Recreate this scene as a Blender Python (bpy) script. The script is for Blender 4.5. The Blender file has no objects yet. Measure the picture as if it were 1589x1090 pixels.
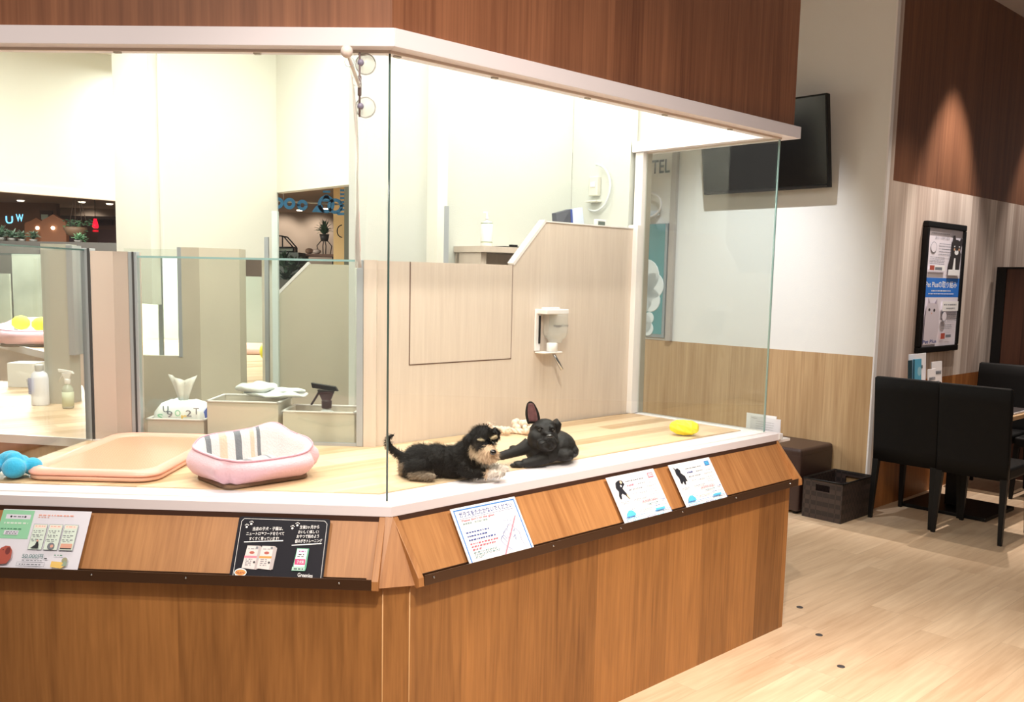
import bpy, bmesh, math, random
from math import pi, sin, cos, radians
from mathutils import Vector, Matrix, noise
random.seed(7)
SC = bpy.context.scene
COL = SC.collection

# ------------------------------------------------------------------ camera
FPX, PPX, PPY, PITCH, ROLL, CAMH = 1417.0858, 764.13, 592.84, 0.113559, -0.019566, 1.58
cp, sp, cr, sr = cos(PITCH), sin(PITCH), cos(ROLL), sin(ROLL)
FW = Vector((0, cp, -sp)); _R = Vector((1, 0, 0)); _U = Vector((0, sp, cp))
RT = cr * _R - sr * _U; UP = sr * _R + cr * _U
cam_d = bpy.data.cameras.new('camera'); cam = bpy.data.objects.new('camera', cam_d); COL.objects.link(cam)
cam_d.sensor_fit = 'HORIZONTAL'; cam_d.sensor_width = 36; cam_d.lens = FPX / 1589 * 36
cam_d.shift_x = (794.5 - PPX) / 1589; cam_d.shift_y = (PPY - 545) / 1589
cam_d.clip_start = 0.05; cam_d.clip_end = 100
cam.matrix_world = Matrix(((RT.x, UP.x, -FW.x, 0), (RT.y, UP.y, -FW.y, 0), (RT.z, UP.z, -FW.z, CAMH), (0, 0, 0, 1)))
SC.camera = cam

def ray(x, y):
    d = FW + RT * ((x - PPX) / FPX) - UP * ((y - PPY) / FPX)
    return d / d.y
def onz(x, y, z):
    d = ray(x, y); t = (z - CAMH) / d.z
    return Vector((d.x * t, t, z))
def onY(x, y, Y):
    d = ray(x, y); return Vector((d.x * Y, Y, CAMH + d.z * Y))
def onv(x, y, P, dr):
    d = ray(x, y); n = Vector((-dr[1], dr[0])); t = (n.x * P[0] + n.y * P[1]) / (n.x * d.x + n.y * d.y)
    return Vector((d.x * t, t, CAMH + d.z * t))

# ------------------------------------------------------------------ light
def area(name, loc, size, power, color, target=None, sy=None, spread=180):
    l = bpy.data.lights.new(name, 'AREA'); l.energy = power; l.color = color; l.size = size; l.spread = radians(spread)
    if sy: l.shape = 'RECTANGLE'; l.size_y = sy
    o = bpy.data.objects.new(name, l); COL.objects.link(o); o.location = loc
    t = Vector(target) if target else Vector(loc) - Vector((0, 0, 1))
    o.rotation_euler = (t - Vector(loc)).to_track_quat('-Z', 'Y').to_euler()
    return o
def spot(name, loc, target, power, color, angle=60, blend=.6, rad=.04):
    l = bpy.data.lights.new(name, 'SPOT'); l.energy = power; l.color = color; l.spot_size = radians(angle); l.spot_blend = blend
    l.shadow_soft_size = rad
    o = bpy.data.objects.new(name, l); COL.objects.link(o); o.location = loc
    o.rotation_euler = (Vector(target) - Vector(loc)).to_track_quat('-Z', 'Y').to_euler()
    return o
SC.view_settings.view_transform = 'Standard'; SC.view_settings.look = 'None'
SC.view_settings.gamma = 1; SC.view_settings.use_curve_mapping = False
SC.view_settings.exposure = 0.0
w = bpy.data.worlds.new('world'); SC.world = w; w.use_nodes = True
bg = w.node_tree.nodes['Background']; bg.inputs[0].default_value = (1.0, .92, .86, 1); bg.inputs[1].default_value = 0.17

WARM = (1, .87, .74); WHITE = (1, .97, .93); COOL = (.98, 1, .95)
# kiosk lights (white tubes above the pens and the staff space)
area('pen_light_right', (.46, 3.72, 2.93), 1.6, 25, WHITE, (.46, 3.72, 0), .35)
bpy.data.objects['pen_light_right'].rotation_euler = (0, 0, .7413)
area('pen_light_left', (-1.05, 3.10, 2.93), 1.6, 27, WHITE, None, .35)
area('staff_light', (-.9, 4.35, 2.95), 1.2, 22, COOL, None, .5)
area('staff_light_rear', (-2.65, 4.5, 2.95), .9, 34, COOL, None, .5)
area('far_pen_light', (-3.6, 8.0, 2.43), 2.2, 120, COOL, None, 1.6)
area('far_pen_light_b', (-1.9, 6.6, 2.9), 1.0, 60, COOL, None, 1.0)
area('niche_light', (.28, 4.62, 2.90), .35, 6, COOL, None, .2)
# hall lights (downlights of the shop)
spot('hall_spot_a', (1.5, 1.9, 3.7), (1.45, 2.5, 0), 900, WARM, 70, 1, .06)
spot('hall_spot_b', (.1, .7, 3.7), (.5, 3.2, .5), 400, WARM, 70, .9, .06)
spot('hall_spot_c', (-1.5, .4, 3.7), (-1.3, 2.6, .5), 220, WARM, 75, .9, .06)
spot('tv_spot', (1.15, 5.45, 3.75), (1.72, 7.1, 1.0), 430, (.90, .94, 1), 58, 1, .03)
spot('table_spot', (3.25, 5.75, 3.74), (3.2, 6.3, 0), 120, (1, .86, .72), 60, .6, .02)
area('hall_fill', (.8, .2, 3.5), 2.5, 34, (1, .90, .82), (.3, 3.5, 1.2), 1.5)

# ------------------------------------------------------------------ materials
def lin(c):
    return tuple(((v / 255) / 12.92 if v / 255 <= .04045 else ((v / 255 + .055) / 1.055) ** 2.4) for v in c)
MATS = {}
def mat(name, rgb, rough=.5, metal=0, emit=0, spec=.5, bump=0, bscale=80, var=0, vscale=6, coat=0, sheen=0, alpha=1):
    if name in MATS: return MATS[name]
    m = bpy.data.materials.new(name); m.use_nodes = True; nt = m.node_tree
    b = nt.nodes['Principled BSDF']; c = lin(rgb)
    b.inputs['Base Color'].default_value = (*c, 1); b.inputs['Roughness'].default_value = rough
    b.inputs['Metallic'].default_value = metal; b.inputs['Specular IOR Level'].default_value = spec
    b.inputs['Coat Weight'].default_value = coat; b.inputs['Sheen Weight'].default_value = sheen
    if alpha < 1: b.inputs['Alpha'].default_value = alpha
    if emit: b.inputs['Emission Color'].default_value = (*c, 1); b.inputs['Emission Strength'].default_value = emit
    tc = nt.nodes.new('ShaderNodeTexCoord')
    if var:
        n = nt.nodes.new('ShaderNodeTexNoise'); n.inputs['Scale'].default_value = vscale; n.inputs['Detail'].default_value = 5
        nt.links.new(tc.outputs['Object'], n.inputs['Vector'])
        r = nt.nodes.new('ShaderNodeValToRGB'); r.color_ramp.elements[0].position = .3; r.color_ramp.elements[1].position = .7
        r.color_ramp.elements[0].color = (*[v * (1 - var) for v in c], 1); r.color_ramp.elements[1].color = (*[min(1, v * (1 + var)) for v in c], 1)
        nt.links.new(n.outputs['Fac'], r.inputs[0]); nt.links.new(r.outputs[0], b.inputs['Base Color'])
    if bump:
        n = nt.nodes.new('ShaderNodeTexNoise'); n.inputs['Scale'].default_value = bscale; n.inputs['Detail'].default_value = 3
        nt.links.new(tc.outputs['Object'], n.inputs['Vector'])
        bp = nt.nodes.new('ShaderNodeBump'); bp.inputs['Strength'].default_value = bump; bp.inputs['Distance'].default_value = .004
        nt.links.new(n.outputs['Fac'], bp.inputs['Height']); nt.links.new(bp.outputs[0], b.inputs['Normal'])
    MATS[name] = m; return m

def wood(name, dark, light, across, along, pw=.12, gs=70, ga=2.2, rough=.4, coat=0, plankvar=.35, length=0, seam=0, space='world', spec=.4, lo=.26, hi=.76):
    """boards of width pw along vector `along`, counted along `across`"""
    m = bpy.data.materials.new(name); m.use_nodes = True; nt = m.node_tree; N = nt.nodes.new; L = nt.links.new
    b = nt.nodes['Principled BSDF']; b.inputs['Roughness'].default_value = rough; b.inputs['Coat Weight'].default_value = coat
    b.inputs['Specular IOR Level'].default_value = spec
    if space == 'world': src = N('ShaderNodeNewGeometry').outputs['Position']
    else: src = N('ShaderNodeTexCoord').outputs['Object']
    def dot(v):
        d = N('ShaderNodeVectorMath'); d.operation = 'DOT_PRODUCT'; L(src, d.inputs[0]); d.inputs[1].default_value = v; return d.outputs['Value']
    def ma(op, a, c=None, d=None):
        n = N('ShaderNodeMath'); n.operation = op
        for i, v in enumerate((a, c, d)):
            if v is None: continue
            if isinstance(v, (int, float)): n.inputs[i].default_value = v
            else: L(v, n.inputs[i])
        return n.outputs[0]
    u = dot(across); v = dot(along)
    un = ma('DIVIDE', u, pw); pid = ma('FLOOR', un)
    wn = N('ShaderNodeTexWhiteNoise'); wn.noise_dimensions = '1D'; L(pid, wn.inputs['W'])
    rnd = wn.outputs['Value']
    if length:
        vv = ma('ADD', ma('DIVIDE', v, length), ma('MULTIPLY', rnd, 3.7)); lid = ma('FLOOR', vv)
        w2 = N('ShaderNodeTexWhiteNoise'); w2.noise_dimensions = '2D'; cb = N('ShaderNodeCombineXYZ'); L(pid, cb.inputs[0]); L(lid, cb.inputs[1]); L(cb.outputs[0], w2.inputs['Vector'])
        rnd = w2.outputs['Value']
    def grain(su, sv, det, dist, off):
        cb = N('ShaderNodeCombineXYZ'); L(ma('MULTIPLY', u, su), cb.inputs[0])
        L(ma('MULTIPLY_ADD', v, sv, ma('MULTIPLY', rnd, 9.0)), cb.inputs[1]); L(ma('MULTIPLY_ADD', rnd, 5.0, off), cb.inputs[2])
        n = N('ShaderNodeTexNoise'); n.inputs['Scale'].default_value = 1; n.inputs['Detail'].default_value = det; n.inputs['Distortion'].default_value = dist
        L(cb.outputs[0], n.inputs['Vector']); return n.outputs['Fac']
    g1 = grain(gs, ga, 6, .3, 0); g2 = grain(gs * .22, ga * .5, 3, 1.2, 4.0); g3 = grain(gs * 2.6, ga * 2.2, 2, 0, 9.)
    f = ma('ADD', ma('MULTIPLY', g1, .45), ma('ADD', ma('MULTIPLY', g2, .38), ma('MULTIPLY', g3, .17)))
    f = ma('ADD', f, ma('MULTIPLY', ma('SUBTRACT', rnd, .5), plankvar))
    r = N('ShaderNodeValToRGB'); r.color_ramp.elements[0].position = lo; r.color_ramp.elements[1].position = hi
    r.color_ramp.elements[0].color = (*lin(dark), 1); r.color_ramp.elements[1].color = (*lin(light), 1)
    L(f, r.inputs[0]); out = r.outputs[0]
    if seam:
        fr = ma('FRACT', un); e = ma('LESS_THAN', ma('MINIMUM', fr, ma('SUBTRACT', 1, fr)), seam / pw)
        if length:
            f2 = ma('FRACT', vv); e2 = ma('LESS_THAN', ma('MINIMUM', f2, ma('SUBTRACT', 1, f2)), seam / length); e = ma('MAXIMUM', e, e2)
        mx = N('ShaderNodeMix'); mx.data_type = 'RGBA'; L(ma('MULTIPLY', e, .35), mx.inputs[0]); L(out, mx.inputs[6]); mx.inputs[7].default_value = (*lin([c * .6 for c in dark]), 1)
        out = mx.outputs[2]
    L(out, b.inputs['Base Color'])
    bp = N('ShaderNodeBump'); bp.inputs['Strength'].default_value = .12; bp.inputs['Distance'].default_value = .002; L(f, bp.inputs['Height']); L(bp.outputs[0], b.inputs['Normal'])
    MATS[name] = m; return m

def glass(name, tint=(.980, .992, .984), ior=1.45, gl=1.0):
    m = bpy.data.materials.new(name); m.use_nodes = True; nt = m.node_tree
    for n in list(nt.nodes): nt.nodes.remove(n)
    o = nt.nodes.new('ShaderNodeOutputMaterial'); t = nt.nodes.new('ShaderNodeBsdfTransparent'); t.inputs[0].default_value = (*tint, 1)
    g = nt.nodes.new('ShaderNodeBsdfGlossy'); g.inputs['Roughness'].default_value = 0.0; g.inputs[0].default_value = (gl, gl, gl, 1)
    f = nt.nodes.new('ShaderNodeFresnel'); ge = nt.nodes.new('ShaderNodeNewGeometry'); mr = nt.nodes.new('ShaderNodeMapRange')
    mr.inputs['To Min'].default_value = ior; mr.inputs['To Max'].default_value = 1 / ior; nt.links.new(ge.outputs['Backfacing'], mr.inputs['Value']); nt.links.new(mr.outputs[0], f.inputs[0])
    x = nt.nodes.new('ShaderNodeMixShader'); nt.links.new(f.outputs[0], x.inputs[0]); nt.links.new(t.outputs[0], x.inputs[1]); nt.links.new(g.outputs[0], x.inputs[2])
    nt.links.new(x.outputs[0], o.inputs[0]); MATS[name] = m; return m

A = -0.0441156; B = A + pi / 4
C0 = Vector((-.2957, 2.6804, 0)); LEN = 2.2217
UL = Vector((cos(A), sin(A), 0)); NL = Vector((-sin(A), cos(A), 0))
UR = Vector((cos(B), sin(B), 0)); NR = Vector((-sin(B), cos(B), 0))
ZV = Vector((0, 0, 1))
def LF(u, v, z): return C0 + UL * u + NL * v + ZV * z
def RF(u, v, z): return C0 + UR * u + NR * v + ZV * z
WC = Vector((2.62, 6.258, 0))
def WF(t, o, z): return WC + NR * t + UR * o + ZV * z

M_counter = wood('cherry_wood_counter', (98, 60, 26), (176, 122, 68), (.62, .78, 0), (0, 0, 1), pw=.21, gs=90, ga=3.0, rough=.42, plankvar=.26, lo=.18, hi=.8)
M_shelf = wood('cherry_wood_shelf', (128, 78, 40), (204, 148, 94), tuple(UL), (0, 0, 1), pw=.16, gs=80, ga=5.0, rough=.42, plankvar=.14, lo=.12, hi=.84)
M_shelfR = wood('cherry_wood_shelf_right', (128, 78, 40), (204, 148, 94), tuple(UR), (0, 0, 1), pw=.16, gs=80, ga=5.0, rough=.42, plankvar=.14, lo=.12, hi=.84)
M_fascia = wood('cherry_wood_fascia', (104, 62, 42), (164, 110, 78), (.62, .78, 0), (0, 0, 1), pw=.16, gs=90, ga=1.6, rough=.45, plankvar=.14)
M_redwood = wood('red_brown_wall_board', (84, 50, 34), (140, 94, 66), tuple(UR), (0, 0, 1), pw=.2, gs=70, ga=1.0, rough=.5, plankvar=.14)
M_palewood = wood('pale_striped_wall_board', (168, 148, 136), (232, 218, 206), tuple(UR), (0, 0, 1), pw=.13, gs=40, ga=.35, rough=.55, plankvar=.35)
M_wainscot_r = wood('orange_wainscot_board', (132, 76, 34), (190, 128, 72), tuple(UR), (0, 0, 1), pw=.2, gs=50, ga=2, rough=.5)
M_oak = wood('oak_wainscot_board', (160, 124, 84), (212, 180, 138), tuple(NR), (0, 0, 1), pw=.16, gs=60, ga=1.6, rough=.5, plankvar=.1)
M_floor = wood('pale_floor_plank', (192, 160, 128), (232, 208, 178), tuple(NR), tuple(UR), pw=.15, gs=42, ga=2.4, rough=.38, plankvar=.13, length=.95, seam=.0008)
M_penfloor = wood('pen_floor_plank', (190, 158, 120), (234, 208, 174), tuple(NR), tuple(UR), pw=.09, gs=30, ga=2.0, rough=.4, plankvar=.5, length=.9)
M_panel = wood('pale_beige_laminate', (206, 190, 176), (226, 212, 198), (.62, .78, 0), (0, 0, 1), pw=.4, gs=90, ga=3, rough=.28, plankvar=.06)
M_white = mat('white_enamel', (238, 234, 232), .35)
M_bandw = mat('white_band', (236, 230, 236), .4)
M_wall = mat('white_wallpaper', (232, 230, 224), .75, bump=.25, bscale=260)
M_inwall = mat('kiosk_cream_wall', (236, 235, 224), .7, bump=.2, bscale=220)
M_greywall = mat('kiosk_offwhite_wallpaper', (206, 209, 202), .7, bump=.25, bscale=220)
M_ceil = mat('ceiling_board', (206, 194, 190), .8, var=.03)
M_glass = glass('clear_glass'); M_glass2 = glass('green_tinted_glass', (.945, .968, .95))
M_edge = mat('glass_edge', (70, 96, 92), .15, spec=.8)
M_edgel = mat('pale_glass_edge', (150, 186, 184), .1, spec=.8)
M_alu = mat('brushed_aluminium', (176, 182, 186), .4, .3)
M_alud = mat('dark_seal', (60, 58, 58), .6)
M_rail = mat('dark_bronze_rail', (74, 50, 34), .3, .4)
M_line = mat('seam_shadow_groove', (96, 66, 52), .9)
M_black = mat('black_leatherette', (8, 7, 7), .6, spec=.22, bump=.15, bscale=300)
M_blackm = mat('black_powder_coat', (9, 8, 8), .5, spec=.3)
M_brownl = mat('dark_brown_leather', (58, 40, 36), .34, bump=.2, bscale=240)
M_screen = mat('tv_glass', (8, 8, 9), .12, spec=.6)
M_paper = mat('white_paper', (240, 240, 246), .5)
M_chrome = mat('chrome', (190, 190, 190), .15, 1)

# ------------------------------------------------------------------ mesh helpers
class MB:
    def __init__(s): s.bm = bmesh.new(); s.mi = 0
    def _f(s, vs, smooth=False):
        try: f = s.bm.faces.new(vs)
        except ValueError: return None
        f.material_index = s.mi; f.smooth = smooth; return f
    def hexa(s, p):
        v = [s.bm.verts.new(q) for q in p]
        for i in ((3, 2, 1, 0), (4, 5, 6, 7), (0, 1, 5, 4), (1, 2, 6, 5), (2, 3, 7, 6), (3, 0, 4, 7)): s._f([v[j] for j in i])
        return s
    def fbox(s, F, u0, u1, v0, v1, z0, z1):
        return s.hexa([F(u0, v0, z0), F(u1, v0, z0), F(u1, v1, z0), F(u0, v1, z0), F(u0, v0, z1), F(u1, v0, z1), F(u1, v1, z1), F(u0, v1, z1)])
    def box(s, x0, x1, y0, y1, z0, z1): return s.fbox(lambda a, b, c: Vector((a, b, c)), x0, x1, y0, y1, z0, z1)
    def prism(s, bot, top, smooth=False):
        n = len(bot); a = [s.bm.verts.new(p) for p in bot]; b = [s.bm.verts.new(p) for p in top]
        s._f(a[::-1]); s._f(b)
        for i in range(n): s._f([a[i], a[(i + 1) % n], b[(i + 1) % n], b[i]], smooth)
        return s
    def poly(s, pts): s._f([s.bm.verts.new(p) for p in pts]); return s
    def rings(s, rs, caps=True, smooth=True, close=False):
        vs = [[s.bm.verts.new(p) for p in r] for r in rs]; n = len(vs[0])
        for i in range(len(vs) - 1 + (1 if close else 0)):
            a, b = vs[i], vs[(i + 1) % len(vs)]
            for j in range(n): s._f([a[j], a[(j + 1) % n], b[(j + 1) % n], b[j]], smooth)
        if caps and not close: s._f(vs[0][::-1]); s._f(vs[-1])
        return s
    def lathe(s, prof, n=20, o=(0, 0, 0), M=None, smooth=True, sx=1, sy=1):
        o = Vector(o); rs = []
        for r, z in prof:
            ring = []
            for k in range(n):
                p = Vector((r * sx * cos(2 * pi * k / n), r * sy * sin(2 * pi * k / n), z))
                if M: p = M @ p
                ring.append(o + p)
            rs.append(ring)
        return s.rings(rs, True, smooth)
    def tube(s, pts, r, n=10, smooth=True):
        pts = [Vector(p) for p in pts]; rs = []; m = len(pts); rr = r if isinstance(r, (list, tuple)) else [r] * m
        up = None
        for i, p in enumerate(pts):
            t = (pts[min(i + 1, m - 1)] - pts[max(i - 1, 0)]).normalized()
            if up is None:
                up = t.orthogonal().normalized()
            up = (up - t * up.dot(t)).normalized(); q = t.cross(up)
            rs.append([p + (up * cos(2 * pi * k / n) + q * sin(2 * pi * k / n)) * rr[i] for k in range(n)])
        return s.rings(rs, True, smooth)
    def ell(s, c, r, M=None, nu=16, nv=10):
        c = Vector(c); rs = []
        if isinstance(r, (int, float)): r = (r, r, r)
        for i in range(nv + 1):
            th = pi * (i + .02) / (nv + .04); ring = []
            for k in range(nu):
                p = Vector((r[0] * sin(th) * cos(2 * pi * k / nu), r[1] * sin(th) * sin(2 * pi * k / nu), -r[2] * cos(th)))
                if M: p = M @ p
                ring.append(c + p)
            rs.append(ring)
        return s.rings(rs, True, True)

def obj(name, mb, mats, parent=None, bevel=0, sub=0, seg=2, local=False):
    bm = mb.bm if isinstance(mb, MB) else mb
    bmesh.ops.recalc_face_normals(bm, faces=bm.faces)
    if parent is not None and not local:
        off = parent['_w'] if '_w' in parent else (0, 0, 0)
        bmesh.ops.translate(bm, verts=bm.verts, vec=-Vector(off))
    elif parent is None and not local:
        # origin to the base centre
        xs = [v.co for v in bm.verts]
        c = Vector(((min(p.x for p in xs) + max(p.x for p in xs)) / 2, (min(p.y for p in xs) + max(p.y for p in xs)) / 2, min(p.z for p in xs)))
        bmesh.ops.translate(bm, verts=bm.verts, vec=-c)
    me = bpy.data.meshes.new(name); bm.to_mesh(me); bm.free()
    for m in (mats if isinstance(mats, (list, tuple)) else [mats]): me.materials.append(m)
    o = bpy.data.objects.new(name, me); COL.objects.link(o)
    if parent is not None: o.parent = parent; o['_w'] = parent['_w'] if '_w' in parent else (0, 0, 0)
    elif not local: o.location = c; o['_w'] = tuple(c)
    else: o['_w'] = (0, 0, 0)
    if bevel:
        b = o.modifiers.new('bevel', 'BEVEL'); b.width = bevel; b.segments = seg; b.limit_method = 'ANGLE'; b.angle_limit = radians(40)
    if sub:
        b = o.modifiers.new('sub', 'SUBSURF'); b.levels = sub; b.render_levels = sub
    return o
def tag(o, label, cat, group=None):
    o['label'] = label; o['category'] = cat
    if group: o['group'] = group
    return o
def thing(name, label, cat, loc=(0, 0, 0), rotz=0, group=None, local=False):
    o = bpy.data.objects.new(name, None); COL.objects.link(o); o.location = loc; o.rotation_euler = (0, 0, rotz)
    o.empty_display_size = .05
    o['_w'] = (0, 0, 0) if local else tuple(loc)
    return tag(o, label, cat, group)
def struct(name, mb, mats, **k):
    o = obj(name, mb, mats, **k); o['kind'] = 'structure'; return o
def dup(root, loc, rotz, label, group=None):
    r = root.copy(); COL.objects.link(r); r.location = loc; r.rotation_euler = (0, 0, rotz); r['label'] = label
    if group: r['group'] = group
    for ch in list(root.children):
        c = ch.copy(); COL.objects.link(c); c.parent = r
        for g in list(ch.children):
            d = g.copy(); COL.objects.link(d); d.parent = c
    return r

# ------------------------------------------------------------------ room shell
b = MB(); b.box(-14, 9, -3, 17, -.1, 0); struct('floor', b, M_floor)
b = MB()
b.fbox(WF, 0, .10, .1, 6.5, 0, .885); b.mi = 1; b.fbox(WF, 0, .10, .1, 6.5, .885, 2.29); b.mi = 2; b.fbox(WF, 0, .10, .1, 6.5, 2.29, 3.79)
struct('wall_right', b, [M_wainscot_r, M_palewood, M_redwood])
b = MB(); b.fbox(WF, 0, 3.4, 0, .1, 0, 1.09); b.mi = 1; b.fbox(WF, 0, 3.4, .003, .1, 1.09, 3.79); b.mi = 2; b.fbox(WF, -.001, 0, .04, .1, 0, 3.79)
struct('wall_back', b, [M_oak, M_wall, M_palewood])
b = MB(); b.fbox(WF, -.003, .008, -.003, .0, 0, 3.79); b.fbox(WF, -.003, -.0012, -.0, .04, 0, 3.79); struct('trim_1', b, M_white)
b = MB(); b.prism([Vector(p) for p in ((-1.2, 5.7, 3.79), (2.0, 5.2, 3.79), (9, 4.5, 3.79), (9, 13, 3.79), (-1, 13, 3.79))], [Vector(p) for p in ((-1.2, 5.7, 3.9), (2, 5.2, 3.9), (9, 4.5, 3.9), (9, 13, 3.9), (-1, 13, 3.9))])
struct('ceiling', b, M_ceil)
spot('wall_spot', WF(-.42, 1.02, 3.74), WF(-.30, 1.02, 0), 420, (1, .90, .82), 58, .6, .03)
spot('wall_spot_b', WF(-.42, 2.85, 3.74), WF(-.30, 2.85, 0), 190, (1, .88, .78), 58, .5, .03)

# ------------------------------------------------------------------ the glazed counter
LU = -2.6    # how far the left run goes on beyond the frame
def inset(v):
    """corner point of the two front runs at inward offset v"""
    k = v / cos(pi / 8); d = (NL + NR).normalized(); return C0 + d * k
def run(v0, v1, z0, z1, uend=LEN, mb=None, end_in=0):
    mb = mb or MB()
    a0, a1 = inset(v0), inset(v1)
    lo = [LF(LU, v0, 0), a0, RF(uend - 0, v0, 0), RF(uend - 0, v1, 0), a1, LF(LU, v1, 0)]
    mb.hexa([LF(LU, v0, z0), a0 + ZV * z0, a1 + ZV * z0, LF(LU, v1, z0), LF(LU, v0, z1), a0 + ZV * z1, a1 + ZV * z1, LF(LU, v1, z1)])
    mb.hexa([a0 + ZV * z0, RF(uend, v0, z0), RF(uend, v1, z0), a1 + ZV * z0, a0 + ZV * z1, RF(uend, v0, z1), RF(uend, v1, z1), a1 + ZV * z1])
    return mb
ZB0, ZB1 = .8585, .8905     # white ledge
ZT0, ZT1 = 2.2265, 2.278    # white header band
PF = .894                   # pen floor
BPV = .93                   # back of the left pen
ctr = thing('display_counter', 'long cherry wood puppy display counter with white ledge and angled front', 'display counter', (0, 3.3, 0))
# base : left run, chamfer, right run
sL = LF(-.01, -.09, 0); sR = RF(.003, -.09, 0)
b = MB(); top = .672
pl = [LF(LU, -.09, 0), sL, sR, RF(2.165, -.09, 0), RF(2.165, .80, 0), RF(.55, .80, 0), LF(-.25, .90, 0), LF(-1.38, .90, 0), LF(-1.38, .14, 0), LF(LU, .14, 0)]
b.prism(pl, [p + ZV * top for p in pl]); obj('base_panel', b, M_counter, ctr)
b = MB(); 
for P in (sL, sR): b.tube([P + Vector((0, -.0005, .0)), P + Vector((0, -.0005, top))], .0022, 6)
obj('corner_seam', b, mat('light_wood_edge', (205, 160, 110), .5), ctr)
# upper carcass behind the sloping shelf
b = MB(); pl = [LF(LU, .02, 0), inset(.02), RF(2.20, .02, 0), RF(2.20, .82, 0), RF(.55, .82, 0), LF(-.25, .92, 0), LF(-1.38, .92, 0), LF(-1.38, .15, 0), LF(LU, .15, 0)]
b.prism([p + ZV * top for p in pl], [p + ZV * ZB0 for p in pl]); obj('upper_carcass', b, M_counter, ctr)
# sloping sign shelves
def slope(F, u0, u1, v0, z0, v1, z1, th, name, m, mb=None):
    n = Vector((0, 0, 0)); dv, dz = v1 - v0, z1 - z0; l = math.hypot(dv, dz); nv, nz = dz / l * th, -dv / l * th
    mb = mb or MB()
    mb.hexa([F(u0, v0, z0), F(u1, v0, z0), F(u1, v1, z1), F(u0, v1, z1), F(u0, v0 + nv, z0 + nz), F(u1, v0 + nv, z0 + nz), F(u1, v1 + nv, z1 + nz), F(u0, v1 + nv, z1 + nz)])
    return mb
# slope direction: from (v=-.002, z=.852) to (v=-.112, z=.692)
for F, u0, u1, nm in ((LF, LU, -.037, 'sloping_shelf'), (RF, .027, 2.185, 'sloping_shelf')):
    b = slope(F, u0, u1, .006, .852, -.098, .690, -.012, nm, M_shelf)
    obj(nm, b, M_shelf if F is LF else M_shelfR, ctr)
    b = MB(); b.fbox(F, u0, u1 - (.02 if F is RF else .0), -.128, -.095, .674, .682); b.fbox(F, u0, u1 - (.02 if F is RF else 0), -.131, -.127, .674, .706); b.fbox(F, u0, u1 - .02, -.1, -.096, .682, .70)
    obj('sign_rail', b, M_rail, ctr, bevel=.001)
    b = MB(); uu = u1 - .12
    k = 0
    us = [-1.30, -.86, -.58, -.13] if F is LF else [.06, .57, .92, 1.29, 1.66, 2.09]
    for q in us: b = MB(); b.ell(F(q, -.1325, .694), .0035, nu=10, nv=6); obj('rail_screw', b, M_chrome, ctr)
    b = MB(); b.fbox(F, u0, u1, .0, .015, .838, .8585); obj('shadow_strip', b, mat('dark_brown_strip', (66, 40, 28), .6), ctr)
def cheek(F, u, th, nm='end_cheek'):
    prof = [(.02, .8585), (.004, .8585), (-.128, .700), (-.131, .674), (-.118, .668), (-.09, .672), (.02, .672)]
    b = MB(); b.prism([F(u, v, z) for v, z in prof], [F(u + th, v, z) for v, z in prof]); return obj(nm, b, M_shelf, ctr, bevel=.0015)
cheek(LF, -.037, .020); cheek(RF, .006, .020); cheek(RF, 2.185, .016)
# wedge filler at the corner
t0 = inset(.004); b = MB()
p = [LF(-.012, -.112, .675), RF(.003, -.112, .675), inset(.012) + ZV * .8585, inset(.06) + ZV * .675]
q = [LF(-.018, -.112, .675), RF(.008, -.112, .675), RF(.006, .0, .8585), LF(-.018, .0, .8585), LF(-.018, .05, .675), RF(.008, .05, .675), RF(.006, .05, .8585), LF(-.018, .05, .8585)]
b.hexa([q[0], q[1], q[5], q[4], q[3], q[2], q[6], q[7]]); obj('corner_filler', b, M_shelf, ctr)
# white ledge
b = run(0, .15, ZB0, ZB1, uend=LEN)
b.hexa([RF(2.12, .15, ZB0), RF(2.2217, .15, ZB0), RF(2.2217, .86, ZB0), RF(2.12, .86, ZB0), RF(2.12, .15, ZB1), RF(2.2217, .15, ZB1), RF(2.2217, .86, ZB1), RF(2.12, .86, ZB1)])
obj('white_ledge', b, M_bandw, ctr, bevel=.0015)
b = run(.045, .052, ZB1, ZB1 + .004, uend=2.165); b.fbox(RF, 2.165, 2.172, .052, .8, ZB1, ZB1 + .004); obj('glass_channel', b, M_white, ctr)
b = MB(); b.fbox(RF, 2.2, 2.232, -.004, .016, .862, .888); b.fbox(RF, 2.222, 2.238, .0, .02, .868, .884); obj('corner_catch', b, mat('clear_plastic', (225, 225, 228), .2), ctr, bevel=.002)
# pen floor
pf = [LF(-1.385, .15, 0), inset(.15), RF(2.12, .15, 0), RF(2.12, .80, 0), RF(.505, .82, 0), LF(-.24, BPV, 0), LF(-1.385, BPV, 0)]
b = MB(); b.prism([p + ZV * ZB0 for p in pf], [p + ZV * PF for p in pf]); obj('pen_floor', b, M_penfloor, ctr)

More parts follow.
